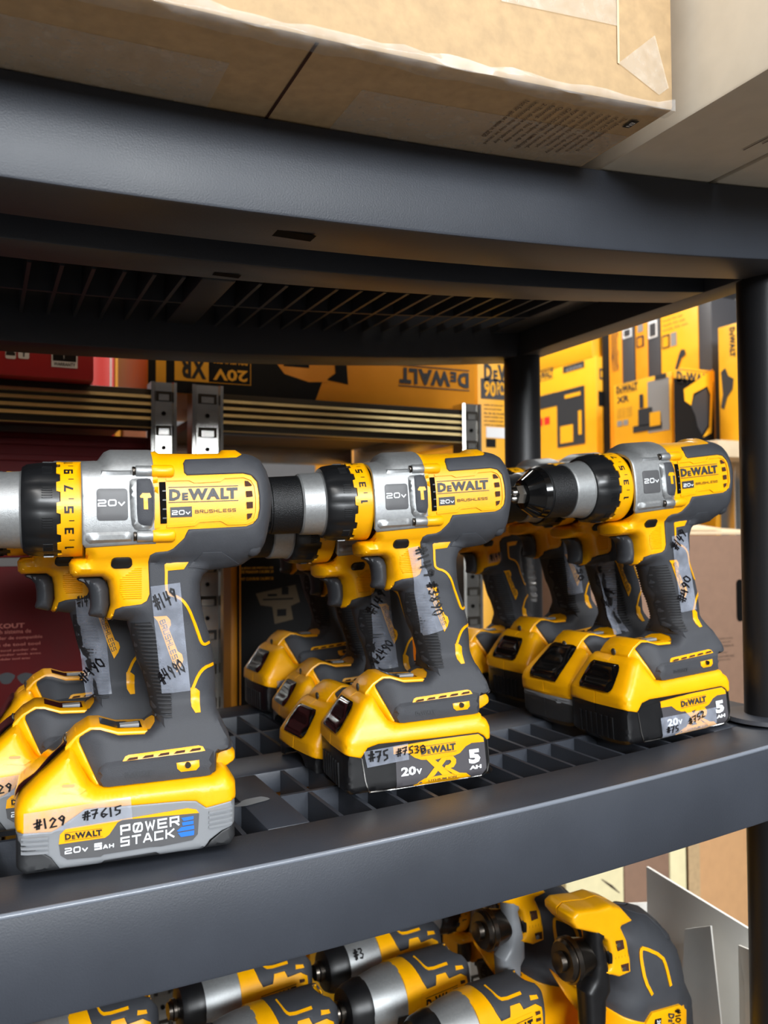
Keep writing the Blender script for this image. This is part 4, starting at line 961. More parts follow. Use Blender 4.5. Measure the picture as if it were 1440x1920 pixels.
make_impact('nearest impact driver at the bottom edge, black rear only', .410, .191, 5)

# ------------------------------------------------------------------ oscillating multi-tools
FM = Frame(.553, .175, zbot(.553), 0)
MT = lambda pts, ly=0.0: tr(FM, ZM, pts, ly)
m_sil = MT([(470, 420), (480, 330), (560, 250), (700, 195), (800, 190), (900, 215), (1000, 290), (1090, 400), (1150, 490), (1190, 620), (1220, 800), (1290, 950), (1310, 1130), (1330, 1337)])+[(.060, .09), (.056, .001), (-.046, .001), (-.050, .09)]+MT([(460, 1337), (470, 1150), (478, 1020), (530, 890), (540, 700), (500, 560)])
def HM(P):
    P = np.asarray(P, float); u = np.clip(pdist(P, m_sil)/.030, 0, 1)
    T = np.interp(P[:, 1], [0, .06, .10, .19, .22, .29], [.034, .034, .030, .037, .036, .026])
    return T*np.clip(1-(1-u)**2.3, 0, 1)**(1/2.3)
def make_multi(label, x, y, rz, lever, note=False):
    root = thing('multi_tool', label, 'multi tool', (x, y, zbot(x)+.0004), (0, 0, radians(rz)), 'multi tools on the shelf below')
    bd = part('body', 'mb', lambda: tile(m_sil, HM, 0, sp=.005, rings=RG), 'rubber', root)
    part('lower_body', 'mlb', lambda: tile(MT([(470, 1120), (560, 1190), (760, 1270), (950, 1300), (1150, 1240), (1306, 1130)], -.03)+[(.0615, .130), (.060, .09), (.056, .001), (-.046, .001), (-.050, .09)]+MT([(462, 1337)]), HM, .0012, .0014, .005, rings=RG), 'yellow', bd)
    part('top_cover', 'mtc', lambda: tile(MT([(700, 197), (800, 190), (900, 215), (1000, 290), (1090, 400), (1150, 490), (1100, 455), (1010, 415), (960, 320), (880, 235)]), HM, .0018, .0015, .004), 'rubber', bd)
    part('accent_line', 'mal', lambda: tile(strip2d(smooth_path(MT([(985, 1012), (930, 900), (905, 700), (905, 610), (930, 588), (1095, 660), (1130, 760), (1165, 925)], -.03), 1), .0030), HM, .0016, .0006, .003, both=False, r0=.7), 'yellow', bd)
    br = part('clamp_bracket', 'mbr', lambda: inflate(MT([(245, 300), (300, 240), (400, 225), (500, 215), (625, 176), (740, 210), (858, 340), (735, 398), (790, 520), (822, 700), (830, 838), (710, 890), (640, 872), (545, 868), (540, 800), (610, 790), (628, 700), (590, 540), (480, 470), (300, 430), (250, 370)], -.037), .022, .005, 4, .0032), 'yellow', root, (0, -.0185, 0))
    for k, q in enumerate(([(668, 528), (740, 515), (755, 600), (690, 628)], [(722, 758), (795, 738), (800, 815), (735, 820)])):
        part('bracket_hole', 'mh%d' % k, lambda: mesh_of([(p[0], -.0226, p[1]) for p in MT(q, -.038)], [(0, 1, 2, 3)], False), 'hole_brown', br)
        part('bolt', 'mbo%d' % k, lambda: mesh_of(*(lambda c: cyl_y(c[0], c[1], .0022, -.0235, -.0215, 12))(MT([(q[0][0]+25, q[0][1]+35)], -.038)[0]), 'recalc', 40), 'steel', br)
    part('bracket_window', 'mw', lambda: mesh_of([(p[0], yy, p[1]+.0006) for p, yy in zip(MT([(560, 232), (560, 232), (690, 232), (690, 232)], -.012), (-.010, .010, .010, -.010))], [(0, 1, 2, 3)], False), 'hole_brown', br)
    part('lever', 'mlv'+lever, lambda: inflate(MT([(338, 350), (352, 325), (400, 318), (505, 338), (508, 420), (462, 460), (492, 600), (528, 780), (532, 940), (492, 1020), (490, 1200), (478, 1337), (302, 1337), (290, 1100), (280, 960), (350, 830), (365, 700), (345, 500)], -.020), .0105, .007, 2.3, .0035), lever, root, (0, -.030, 0))
    c = MT([(240, 720)], -.024)[0]
    dk = part('clamp_disc', 'mdk', lambda: lathe_me([(-.0175, .0060), (-.0170, .0085), (-.0120, .0090), (-.0115, .0165), (-.0090, .0185), (-.0070, .0185), (-.0066, .0200), (-.0020, .0200), (.0, .0180), (.030, .0120)], 36, None, 26), 'dark_steel', root, (c[0]+.004, -.024, c[1]))
    part('spring', 'msp', lambda: lathe_me([(.030+.0018*k, .0145+(.0022 if k % 2 else 0)) for k in range(12)], 28, None, 20), 'black', dk)
    if note:
        pl = part('label_plate', 'mlp', lambda: tile(MT([(905, 1337), (960, 1230), (985, 1190), (1250, 1115), (1315, 1165), (1322, 1337)], -.03), HM, .0030, .0012, .004, both=False, r0=.8), 'yellow', bd)
        part('label_panel', 'mlp2', lambda: tile(MT([(1002, 1337), (1005, 1250), (1068, 1235), (1068, 1337)], -.03), HM, .0034, .0004, .004, both=False, r0=.95), 'box_black', bd)
        part('lettering', 'mlt', lambda: drape(logo2d(False), *MT([(1130, 1190), (1150, 1520), (1190, 1195)], -.03), lambda P: -(HM(P)+.0036)), 'ink_dark', bd)
        part('lettering', 'mlt2', lambda: drape(text2d('20V', .02), *MT([(1022, 1255), (1028, 1345), (1056, 1255)], -.03), lambda P: -(HM(P)+.0038)), 'white_ink', bd)
        ob('handwriting', drape(writing('#109'), *MT([(1195, 1150), (1215, 1340), (1240, 1145)], -.03), lambda P: -(HM(P)+.0038)), 'marker', bd)
    return root
make_multi('multi tool nearest the post with black lever and printed label', .553, .175, 0, 'black', True)
make_multi('multi tool behind its neighbour with grey lever', .520, .265, 2, 'stack_grey')
fin = L1.loc(*Z3(410, 735)); pf = onZ(884, 1812, zbot(.47)+fin[1]-.0165)
rb = make_drill('cordless drill on the shelf below, only its yellow trigger housing showing', pf[0]-fin[0], pf[1], 0, 'compact', -40)
rb.location = (pf[0]-fin[0], pf[1]+.006, zbot(pf[0])+.0004); rb.rotation_euler = (0, 0, 0); rb['group'] = 'tools standing behind on the shelf below'

# ------------------------------------------------------------------ open white carton beside the multi-tools
wc = thing('white_carton', 'open white cardboard box with raised flaps beside the multi tools', 'carton', (.72, .20, -.4443-.05))
def wp(name, pts, th=.003):
    q = [np.array(p, float) for p in pts]; n = np.cross(q[1]-q[0], q[2]-q[0]); n = n/np.linalg.norm(n)*th
    V = [tuple(p-np.array([.72, .20, -.4943])) for p in q]+[tuple(p+n-np.array([.72, .20, -.4943])) for p in q]; k = len(q)
    return ob(name, mesh_of(V, [tuple(range(k)), tuple(range(2*k-1, k-1, -1))]+[(i, (i+1) % k, k+(i+1) % k, k+i) for i in range(k)], 'recalc', 30), 'white_board', wc)
pA, pB = onY(1212, 1625, .27), onX(1425, 1755, .69); pC, pD = onX(1430, 1960, .69), onY(1262, 1900, .27)
wp('side_panel', [pA, pB, (pB[0], pB[1], -.494), (pA[0], pA[1], -.494)])
f0, f1, f2, f3 = onX(1284, 1742, .655), onX(1332, 1736, .655), onX(1375, 1960, .655), onX(1262, 1960, .655)
wp('flap', [f0, f1, (f2[0], f2[1], -.40), (f3[0], f3[1], -.40)], .002)
g0, g1 = onX(1384, 1772, .675), onX(1426, 1790, .66)
wp('flap', [g0, g1, (g1[0]+.01, g1[1]-.01, -.42), (g0[0], g0[1], -.42)], .002)
e0, e1 = onY(1150, 1695, .30), onY(1228, 1692, .30)
wp('flap', [e0, e1, (e1[0], e1[1], -.40), (e0[0], e0[1], -.40)], .002)
wp('base', [(.60, .10, -.494), (.84, .10, -.494), (.84, .30, -.494), (.60, .30, -.494)], .004)

# ================================================================== background: metal racks and boxed goods
YR = .62
def RX(px_, py_, Y=YR): return onY(px_, py_, Y)
def carton(name, label, x0, x1, y0, y1, z0, z1, mat, cat='box', b=.0012, group=None):
    return tag(ob(name, bev(*boxvf(x0, x1, y0, y1, z0, z1), b), mat), label, cat, group)
def dF(parent, name, v2f, mat, O, U, V):   # decal with lettering
    return ob(name, flat(v2f, O, U, V), mat, parent)
def fY(o, x0, x1, z0, z1, y, mat, name='print_panel'):
    return ob(name, mesh_of([(x0, y, z0), (x1, y, z0), (x1, y, z1), (x0, y, z1)], [(0, 1, 2, 3)], False), mat, o)
def fX(o, ya, yb, z0, z1, x, mat, name='print_panel'):
    return ob(name, mesh_of([(x, ya, z0), (x, yb, z0), (x, yb, z1), (x, ya, z1)], [(0, 1, 2, 3)], False), mat, o)
def tY(o, v2f, x0, x1, z0, z1, y, mat='ink_dark'): return dF(o, 'lettering', v2f, mat, (x0, y, z0), (x1-x0, 0, 0), (0, 0, z1-z0))
def tXf(o, v2f, ya, yb, z0, z1, x, mat='ink_dark'): return dF(o, 'lettering', v2f, mat, (x, ya, z0), (0, yb-ya, 0), (0, 0, z1-z0))
def greek(o, n, x0, x1, z0, z1, y, mat, seed=1):
    rnd = random.Random(seed)
    for k in range(n):
        zz = z1-(z1-z0)*(k+.5)/n; e = x0+(x1-x0)*rnd.uniform(.6, 1); words = ' '.join(rnd.choice(['poder', 'avec', 'with', 'system', 'compatible', 'sistema', 'modular', 'de', 'tool']) for _ in range(4))
        tY(o, text2d(words, .01), x0, e, zz-(z1-z0)/n*.3, zz+(z1-z0)/n*.3, y, mat)
def greekX(o, n, ya, yb, z0, z1, x, mat, seed=1):
    rnd = random.Random(seed)
    for k in range(n):
        zz = z1-(z1-z0)*(k+.5)/n; words = ' '.join(rnd.choice(['outil', 'avec', 'with', 'tool', 'kit', 'de']) for _ in range(3))
        tXf(o, text2d(words, .01), ya, ya+(yb-ya)*rnd.uniform(.6, 1), zz-(z1-z0)/n*.3, zz+(z1-z0)/n*.3, x, mat)
ztop = RX(100, 716)[2]; zbm = RX(100, 795)[2]
def beam_mesh(x0, x1, y, z0, z1): return bev(*boxvf(x0, x1, y, y+.028, z0, z1), .001)
def ridge_mesh(x0, x1, y, c, h):
    P = [(y, c+.55*h), (y-.0016, c+.42*h), (y-.0042, c-.42*h), (y, c-.55*h)]
    return mesh_of([(x, p[0], p[1]) for x in (x0, x1) for p in P], [(i, (i+1) % 4, 4+(i+1) % 4, 4+i) for i in range(4)]+[(3, 2, 1, 0), (4, 5, 6, 7)], 'recalc', 12)
def rack_post(parent, x0, x1, y, z0, z1, ox, oy, oz):
    """slotted channel post with bright punched tabs"""
    w_ = x1-x0
    P = [(x0, y+.03), (x0, y), (x0+.004, y-.001), (x0+.006, y+.003), (x1-.006, y+.003), (x1-.004, y-.001), (x1, y), (x1, y+.03), (x1-.002, y+.03), (x1-.002, y+.004), (x0+.002, y+.004), (x0+.002, y+.03)]
    n = len(P); V = [(p[0]-ox, p[1]-oy, z-oz) for z in (z0, z1) for p in P]
    po = ob('post', mesh_of(V, [(i, (i+1) % n, n+(i+1) % n, n+i) for i in range(n)]+[tuple(range(n-1, -1, -1)), tuple(range(n, 2*n))], 'recalc', 20), 'zinc', parent)
    z = z1-.018; cx = (x0+x1)/2
    tab = mesh_of(*boxvf(-.2*w_, .2*w_, -.0015, .0005, -.004, .004), False); hole = mesh_of(*cyl_y(0, 0, .0028, -.0012, 0, 12), False)
    sl = mesh_of(*boxvf(-.3*w_, .3*w_, -.0006, 0, -.0065, .0065), False)
    while z > z0+.02:
        ob('slot', sl, 'zinc_groove', po, (cx-ox, y+.0029-oy, z-oz)); ob('tab', tab, 'zinc', po, (cx-ox, y+.0024-oy, z-.0015-oz))
        ob('hole', hole, 'hole', po, (cx-ox, y+.0028-oy, z-.022-oz)); z -= .044
def rack(label, x0, x1, posts, depth=.42, side=False):
    r = thing('metal_rack', label, 'rack', ((x0+x1)/2, YR+.2, -.95)); ox, oy, oz = (x0+x1)/2, YR+.2, -.95
    def L(o): o.location = (o.location[0]-ox, o.location[1]-oy, o.location[2]-oz); return o
    for a, b in posts: rack_post(r, a, b, YR-.002, -.95, ztop+.009, ox, oy, oz)
    for zz in (zbm, zbm-.46, zbm-.86):
        bm_ = L(ob('beam', beam_mesh(x0, x1, YR+.004, zz, zz+(ztop-zbm)), 'zinc_groove', r)); hb = ztop-zbm
        for c in (.80, .62, .44, .26): ob('ridge', ridge_mesh(x0, x1, YR+.004, zz+hb*c, hb*.095), 'zinc_reflection', bm_)  # ridge colour paints the reflected stripes, beam body kept dark between them
        ob('ridge', ridge_mesh(x0, x1, YR+.004, zz+hb*.03, hb*.04), 'zinc_reflection', bm_)
        L(ob('shelf_board', bev(*boxvf(x0, x1, YR+.032, YR+depth, zz+.030, zz+.044), .001), 'board_brown', r))
        if side: L(ob('side_beam', bev(*boxvf(x1+.002, x1+.022, YR+.032, YR+depth, zz, zz+(ztop-zbm)), .002), 'zinc', r))
        L(ob('back_beam', bev(*boxvf(x0, x1, YR+depth, YR+depth+.02, zz, zz+.05), .002), 'zinc', r))
    return r
px1 = (RX(283, 760)[0], RX(331, 760)[0]); px2 = (RX(360, 760)[0], RX(418, 760)[0]); px3 = (RX(866, 760)[0], RX(901, 760)[0])
rack('zinc shelving rack behind the left drills, red goods inside darkened by painted shade', -.65, px1[0], [px1])
rack('zinc shelving rack behind the middle drills with slotted posts', px2[1], px3[0], [px2, px3], side=True)
# --- goods on and in the left rack
xr_ = RX(172, 690)[0]
rc = carton('red_carton', 'red power tool carton on the left rack with five year warranty badge', -.40, xr_, .60, .85, ztop+.001, ztop+.095, 'red')
q0, q1 = RX(99, 676, .599), RX(143, 640, .599)
fY(rc, q0[0]-.0015, q1[0]+.0015, q0[2]-.0075, q1[2]+.004, .5988, 'white_ink'); fY(rc, q0[0], q1[0], q0[2], q1[2]+.002, .5986, 'box_black')
tY(rc, text2d('5', .04), q0[0]+.002, q0[0]+.0105, q0[2]+.008, q0[2]+.0185, .5984, 'white_ink')
tY(rc, text2d('LED', .03), q0[0]+.0140, q0[0]+.0265, q0[2]+.010, q0[2]+.0175, .5984, 'white_ink')
tY(rc, text2d('WARRANTY', .02), q0[0]+.001, q1[0]-.001, q0[2]-.0058, q0[2]-.0015, .5984, 'ink_black')
fY(rc, q0[0]+.0122, q0[0]+.0127, q0[2]+.003, q0[2]+.0185, .5984, 'white_ink')
for a, b, sh_ in ((10, 30, 0), (34, 55, 1)):
    p0, p1 = RX(a, 672, .599), RX(b, 653, .599)
    ob('print_panel', mesh_of([(p[0], .5988, p[1]) for p in rrect(p0[0], p1[0], p0[2], p1[2], .002)], [tuple(range(20))], False), 'white_ink', rc)
    cx_, cz_ = (p0[0]+p1[0])/2, (p0[2]+p1[2])/2
    ob('print_symbol', mesh_of([(cx_+x*.0052, .5986, cz_+z*.0042) for x, z in ([(-1, -.6), (.9, -.6), (1, .1), (.5, .6), (-.9, .6)] if sh_ == 0 else [(-.5, .3), (-.5, .9), (.5, .9), (.5, .3), (.15, 0), (.15, -1), (-.15, -1), (-.15, 0)])], [tuple(range(5 if sh_ == 0 else 8))], False), 'ink_black', rc)
tY(rc, text2d('POWERED BY', .02), RX(9, 648, .599)[0], RX(62, 648, .599)[0], RX(9, 648, .599)[2], RX(9, 642, .599)[2], .5986, 'white_ink')
xd = RX(280, 900, .68)[0]
tb = carton('tool_crate', 'red stacking tool crate under the left rack beam, its shade put into the colour', -.5, xd, .68, 1.0, RX(100, 1045, .68)[2], zbm-.004, 'shaded_red', 'crate', .004)
for k, yy in enumerate((830, 860, 985)):
    z_ = RX(100, yy, .68)[2]; ob('crate_rib', bev(*boxvf(-.49, xd-.005, .676, .681, z_-.004, z_+.004), .001), 'shaded_red', tb)
zc = zbm-.46+.0445; rz0 = zc+.001; rz1 = RX(60, 1062, .645)[2]
pk = carton('red_carton', 'red carton with pale packout lettering behind the left drills, colour darkened for shade', -.5, RX(215, 1200, .655)[0], .655, .67, rz0, rz1, 'shaded_red')
pk2 = pk
tY(pk, text2d('PACKOUT', .03), RX(-42, 1178, .654)[0], RX(46, 1178, .654)[0], RX(20, 1178, .654)[2], RX(20, 1169, .654)[2], .6544, 'dull_red_text')
greek(pk, 3, RX(-40, 1185, .654)[0], RX(100, 1185, .654)[0], RX(20, 1216, .654)[2], RX(20, 1178, .654)[2], .6544, 'dull_red_text', 3)
greek(pk, 3, RX(-40, 1220, .654)[0], RX(88, 1220, .654)[0], RX(20, 1240, .654)[2], RX(20, 1216, .654)[2], .6544, 'dull_red_text', 5)
for cx_ in (12, 48):
    c = RX(cx_, 1272, .654); ob('print_symbol', mesh_of([(c[0]+.009*cos(a)*(1+.2*sin(3*a)), .6544, c[2]+.007*sin(a)) for a in np.linspace(0, 2*pi, 15)[:-1]], [tuple(range(14))], False), 'ink_dark', pk)
# seen through the gap above the beam
far = carton('red_sheet_box', 'bright red box seen through the gap above the left rack', *(lambda a, b: (a[0], b[0]))(RX(174, 700, 1.15), RX(214, 700, 1.15)), 1.15, 1.45, -.95, RX(190, 560, 1.15)[2], 'bright_red')
carton('yellow_carton', 'narrow yellow box beside the bright red one in the gap', *(lambda a, b: (a[0], b[0]))(RX(216, 700, 1.15), RX(226, 700, 1.15)), 1.15, 1.45, -.95, RX(190, 560, 1.15)[2], 'box_yellow')
carton('wooden_board', 'brown wooden board upright in the gap above the left rack', *(lambda a, b: (a[0], b[0]))(RX(232, 700, 1.15), RX(275, 700, 1.15)), 1.15, 1.20, -.95, RX(190, 560, 1.15)[2], 'wood', 'board')
fY(far, RX(206, 700, 1.15)[0], RX(209, 700, 1.15)[0], RX(190, 725, 1.15)[2], RX(190, 600, 1.15)[2], 1.1488, 'white_ink')
# --- long carton lying upside down on the middle rack
yb = .652
p0, p1 = RX(276, 722, yb), RX(890, 722, yb); zb0, zb1 = ztop+.001, RX(600, 640, yb)[2]+.03
lb = carton('tool_carton', 'long yellow and black tool carton lying upside down on the middle rack', p0[0], p1[0], yb, .92, zb0, zb1, 'box_orange')
xs_ = RX(645, 690, yb)[0]
ob('print_panel', mesh_of([(p0[0]+.001, yb-.0006, zb0+.001), (RX(590, 720, yb)[0], yb-.0006, zb0+.001), (xs_, yb-.0006, zb1-.001), (p0[0]+.001, yb-.0006, zb1-.001)], [(0, 1, 2, 3)], False), 'box_black', lb)
fY(lb, RX(292, 690, yb)[0], RX(311, 690, yb)[0], zb0+.001, zb1-.001, yb-.0010, 'box_yellow')
a, b = RX(327, 713, yb), RX(470, 672, yb); m_ = RX(391, 690, yb)[0]
fY(lb, a[0], b[0], a[2], b[2], yb-.0010, 'box_yellow'); fY(lb, m_, b[0]-.001, a[2]+.001, b[2]-.001, yb-.0014, 'box_black')
tY(lb, text2d('XR', .03), m_-.003, a[0]+.006, b[2]-.004, a[2]+.004, yb-.0018, 'ink_black')
tY(lb, text2d('20V', .03), b[0]-.005, m_+.006, b[2]-.018, a[2]+.004, yb-.0018, 'box_yellow')
tY(lb, text2d('BRUSHLESS', .02), b[0]-.005, m_+.006, b[2]-.003, b[2]-.011, yb-.0018, 'box_yellow')
a, b = RX(516, 712, yb), RX(652, 664, yb)
ob('print_picture', mesh_of([(a[0]+(b[0]-a[0])*u, yb-.0010, a[2]+(b[2]-a[2])*v) for u, v in ((0, 1), (0, .55), (.12, .2), (.45, 0), (.7, .05), (.75, .3), (.72, 1))], [tuple(range(7))], False), 'box_orange', lb)
ob('print_picture', mesh_of([(a[0]+(b[0]-a[0])*u, yb-.0010, a[2]+(b[2]-a[2])*v) for u, v in ((.8, 1), (.82, .35), (.7, .12), (1.0, .02), (.97, 1))], [tuple(range(5))], False), 'box_black', lb)
fY(lb, a[0]+.012, a[0]+.05, a[2]+.02, a[2]+.034, yb-.0014, 'box_black')
tY(lb, logo2d(), RX(878, 690, yb)[0], RX(748, 690, yb)[0], RX(800, 693, yb)[2], RX(800, 722, yb)[2], yb-.0012, 'ink_dark')
# --- black carton behind the middle drills
yk = .66
bk = carton('tool_carton', 'black carton with yellow tool picture behind the middle drills', RX(448, 1200, yk)[0], RX(700, 1200, yk)[0], yk, .9, zc+.001, RX(500, 1040, yk)[2], 'box_black')
fY(bk, RX(449, 1200, yk)[0], RX(450, 1200, yk)[0]+.001, RX(500, 1318, yk)[2], RX(500, 1040, yk)[2], yk-.0006, 'box_orange')
yel = carton('yellow_carton', 'narrow yellow carton edge beside the slotted post', RX(433, 1200, .67)[0], RX(446, 1200, .67)[0], .67, .9, zc+.001, RX(500, 1040, .67)[2], 'box_orange')
for k, s in enumerate(('JUEGO DE PISTOLA DE', 'DE PASADOR CALIBRE 23', '', 'KIT CLOUEUSE CALIBRE 23')):
    if s: tY(bk, text2d(s, .01), RX(452, 1070, yk)[0], RX(512, 1070, yk)[0], RX(480, 1068+k*6.5, yk)[2], RX(480, 1063+k*6.5, yk)[2], yk-.0006, 'box_yellow')
def picture(o, x0, x1, z0, z1, y, mat='box_orange', line='box_black'):
    Q = [(.05, .8), (.9, 1), (1, .55), (.8, .45), (.85, .1), (.45, 0), (.4, .45), (.15, .5)]
    ob('print_picture', mesh_of([(x0+(x1-x0)*u, y, z0+(z1-z0)*v) for u, v in Q], [tuple(range(8))], False), mat, o)
    for (a_, b_, c_, d_) in ((.2, .85, .62, .66), (.5, .7, .2, .38), (.3, .5, .72, .78), (.6, .75, .75, .95)):
        fY(o, x0+(x1-x0)*a_, x0+(x1-x0)*b_, z0+(z1-z0)*c_, z0+(z1-z0)*d_, y-.0004, line)
a, b = RX(475, 1172, yk), RX(562, 1096, yk); picture(bk, a[0], b[0], a[2], b[2], yk-.0006, 'board_brown')
# --- things behind the right half
c1_ = carton('yellow_carton', 'upright yellow carton with big 90 beside the rear post', RX(896, 770, .78)[0], RX(985, 770, .78)[0], .78, 1.0, -.95, RX(900, 678, .78)[2], 'box_yellow')
a, b = RX(908, 713, .779), RX(1000, 690, .779); tY(c1_, logo2d(), a[0], b[0], a[2], b[2], .7794)
a, b = RX(902, 747, .779), RX(985, 716, .779); fY(c1_, a[0], b[0], a[2], b[2], .7794, 'box_grey'); tY(c1_, text2d('90', .03), RX(908, 742, .779)[0], RX(930, 742, .779)[0], a[2]+.004, b[2]-.004, .7790, 'box_yellow')
tY(c1_, text2d('PCS', .03), RX(932, 742, .779)[0], RX(948, 742, .779)[0], a[2]+.008, b[2]-.004, .7790, 'box_yellow')
greek(c1_, 6, RX(908, 780, .779)[0], RX(960, 780, .779)[0], RX(908, 800, .779)[2], RX(908, 755, .779)[2], .7794, 'ink_dark', 8)
fY(c1_, RX(912, 820, .779)[0], RX(950, 820, .779)[0], RX(908, 820, .779)[2], RX(908, 800, .779)[2], .7792, 'white_ink')
fY(c1_, RX(912, 850, .779)[0], RX(930, 850, .779)[0], RX(908, 838, .779)[2], RX(908, 822, .779)[2], .7792, 'box_black')
gk = [('yellow_carton', 'small yellow box low behind the right drills', 905, 945, 1085, 1175, 1.30, 'box_yellow'), ('yellow_carton', 'tall yellow box behind the middle rack, seen above the middle drill', 640, 860, 815, 1000, 1.10, 'box_yellow'),
      ('tool_carton', 'black box with small yellow label beside the rear post', 838, 866, 1030, 1190, 1.30, 'box_black')]
for nm, lb_, xa, xb, yt, ybm, Y, mt in gk:
    o = carton(nm, lb_, RX(xa, yt, Y)[0], RX(xb, yt, Y)[0], Y, Y+.15, -.95, RX(xa, yt, Y)[2], mt)
    if mt == 'box_yellow': greek(o, 5, RX(xa+4, yt, Y)[0], RX(xb-4, yt, Y)[0], RX(xa, ybm, Y)[2]+.01, RX(xa, yt, Y)[2]-.01, Y-.0006, 'ink_dark', xa)
    else:
        fY(o, RX(844, 1056, Y)[0], RX(866, 1056, Y)[0], RX(850, 1057, Y)[2], RX(850, 1028, Y)[2]-.002, Y-.0006, 'box_yellow'); fY(o, RX(845, 1056, Y)[0], RX(865, 1056, Y)[0], RX(850, 1056, Y)[2], RX(850, 1029, Y)[2]-.002, Y-.0010, 'ink_black')
        tY(o, text2d('KIT', .02), RX(848, 1056, Y)[0], RX(862, 1056, Y)[0], RX(850, 1048, Y)[2], RX(850, 1036, Y)[2], Y-.0014, 'box_yellow')
# --- boxed tools on the side rack (faces towards the aisle on the left)
XS = 1.45
zs = onX(1372, 838, XS)[2]
def sbox(name, label, xa, xb, ytop, mat, X=XS, dx=.22, cat='box', zb=None):
    """xa..xb are the image columns of its left face at plane X (far .. near), ytop the row of the near top corner"""
    P, Q = onX(xa, ytop, X), onX(xb, ytop, X)
    return carton(name, label, X, X+dx, Q[1], P[1], zb if zb is not None else zs, Q[2], mat, cat)
def dec(o, X, xa, xb, y0, y1, mat=None, v2f=None, k=1):
    """decal on the left face: columns xa..xb, rows y0 (bottom) .. y1 (top) read at column xa"""
    A, B_, Ct = onX(xa, y0, X), onX(xb, y0, X), onX(xa, y1, X)
    if v2f is None: return fX(o, A[1], B_[1], A[2], Ct[2], X-.0008*k, mat)
    return dF(o, 'lettering', v2f, mat, (X-.0008*k, A[1], A[2]), (0, B_[1]-A[1], 0), (0, 0, Ct[2]-A[2]))
s1 = sbox('yellow_carton', 'yellow boxed yellow and black compressor beside the rear post', 985, 1117, 668, 'box_yellow', XS, .06)
dec(s1, XS, 1006, 1038, 715, 700, 'ink_dark', logo2d(), 1); dec(s1, XS, 1056, 1096, 700, 688, 'ink_dark', None, 1)
dec(s1, XS, 1062, 1094, 698, 691, 'grey_panel', text2d('650W', .02), 2)
dec(s1, XS, 1005, 1045, 770, 745, 'ink_dark', None, 1); dec(s1, XS, 1046, 1098, 840, 735, 'ink_dark', None, 2); dec(s1, XS, 1052, 1076, 832, 800, 'box_yellow', None, 3); dec(s1, XS, 1060, 1090, 748, 741, 'box_yellow', None, 3); dec(s1, XS, 1086, 1092, 815, 770, 'box_yellow', None, 3)
dec(s1, XS, 1008, 1018, 800, 786, 'bright_red', None, 1); dec(s1, XS, 1021, 1031, 797, 783, 'bright_red', None, 1)
yy = onX(1117, 668, XS)[1]; a = onX(1117, 690, XS)
fY(s1, XS+.006, XS+.056, a[2]-.10, a[2]-.06, yy-.0008, 'box_black'); tY(s1, text2d('De', .03), XS+.01, XS+.05, a[2]-.03, a[2], yy-.0008)
s0 = carton('yellow_carton', 'flat yellow carton resting on the compressor box', XS, XS+.06, onX(1110, 640, XS)[1], onX(985, 640, XS)[1], onX(1117, 668, XS)[2]+.001, onX(1117, 668, XS)[2]+.075, 'box_yellow')
X2 = 1.47
zs2 = zs
strips = [('black upright box spine right of the compressor box', 1128, 1140, 600, 'box_black'), ('orange upright box with small print behind the front boxes', 1141, 1165, 590, 'box_orange'), ('dark upright box with white badge, nearest the compressor box', 1166, 1188, 590, 'box_grey'), ('narrow orange upright box between two dark ones', 1190, 1213, 560, 'box_orange'),
          ('second dark upright box with white badge', 1214, 1236, 550, 'box_grey'), ('tall bright yellow box with printed wrench picture', 1238, 1308, 560, 'box_yellow'), ('dark box spine right of the tall yellow box', 1309, 1333, 555, 'box_grey'), ('slate box stack at the far right behind the jigsaw box', 1335, 1420, 548, 'slate')]
for k, (lab, xa, xb, yt, mt) in enumerate(strips):
    o = sbox('upright_carton', lab, xa, xb, yt, mt, X2 if k < 7 else 1.64, .16, 'box', zs2)
    if mt == 'box_orange' and k == 1: dec(o, X2, 1146, 1160, 700, 620, 'ink_dark', text2d('WARNING', .0), 1)
    if mt == 'box_grey' and k in (2, 4): dec(o, X2, xa+2, xb-3, 636, 616 if k == 2 else 604, 'white_ink', None, 1); dec(o, X2, xa+5, xb-6, 632, 620 if k == 2 else 608, 'box_grey', None, 2)
    if k == 3: dec(o, X2, 1194, 1208, 653, 632, 'ink_dark', None, 1); dec(o, X2, 1197, 1205, 650, 635, 'box_orange', None, 2); dec(o, X2, 1196, 1206, 624, 610, 'grey_panel', None, 1)
    if k == 5:
        dec(o, X2, 1242, 1256, 655, 630, 'ink_dark', None, 1); dec(o, X2, 1244, 1254, 652, 633, 'box_yellow', None, 2); dec(o, X2, 1258, 1269, 650, 625, 'grey_panel', None, 1)
        for j in range(4): dec(o, X2, 1243, 1290-5*j, 622-j*9, 618-j*9, 'ink_brown', text2d('tools kit set', 0), 1)
        A, B_ = onX(1266, 694, X2), onX(1286, 655, X2)
        ob('print_picture', mesh_of([(X2-.0016, A[1]+(B_[1]-A[1])*u, A[2]+(B_[2]-A[2])*v) for u, v in ((0, 0), (.25, 0), (.6, .55), (1, .7), (.95, 1), (.6, 1.05), (.4, .8))], [tuple(range(7))], False), 'ink_dark', o)
X3 = 1.34
zf3 = onX(1255, 828, X3)[2]-.02
s3 = sbox('tool_carton', 'yellow carton with compact trim tool picture in front of the upright boxes', 1150, 1258, 697, 'box_yellow', X3, .10, 'box', zf3)
dec(s3, X3, 1156, 1196, 738, 726, 'ink_dark', logo2d(), 1); dec(s3, X3, 1157, 1180, 757, 745, 'ink_dark', text2d('XR', .03), 1)
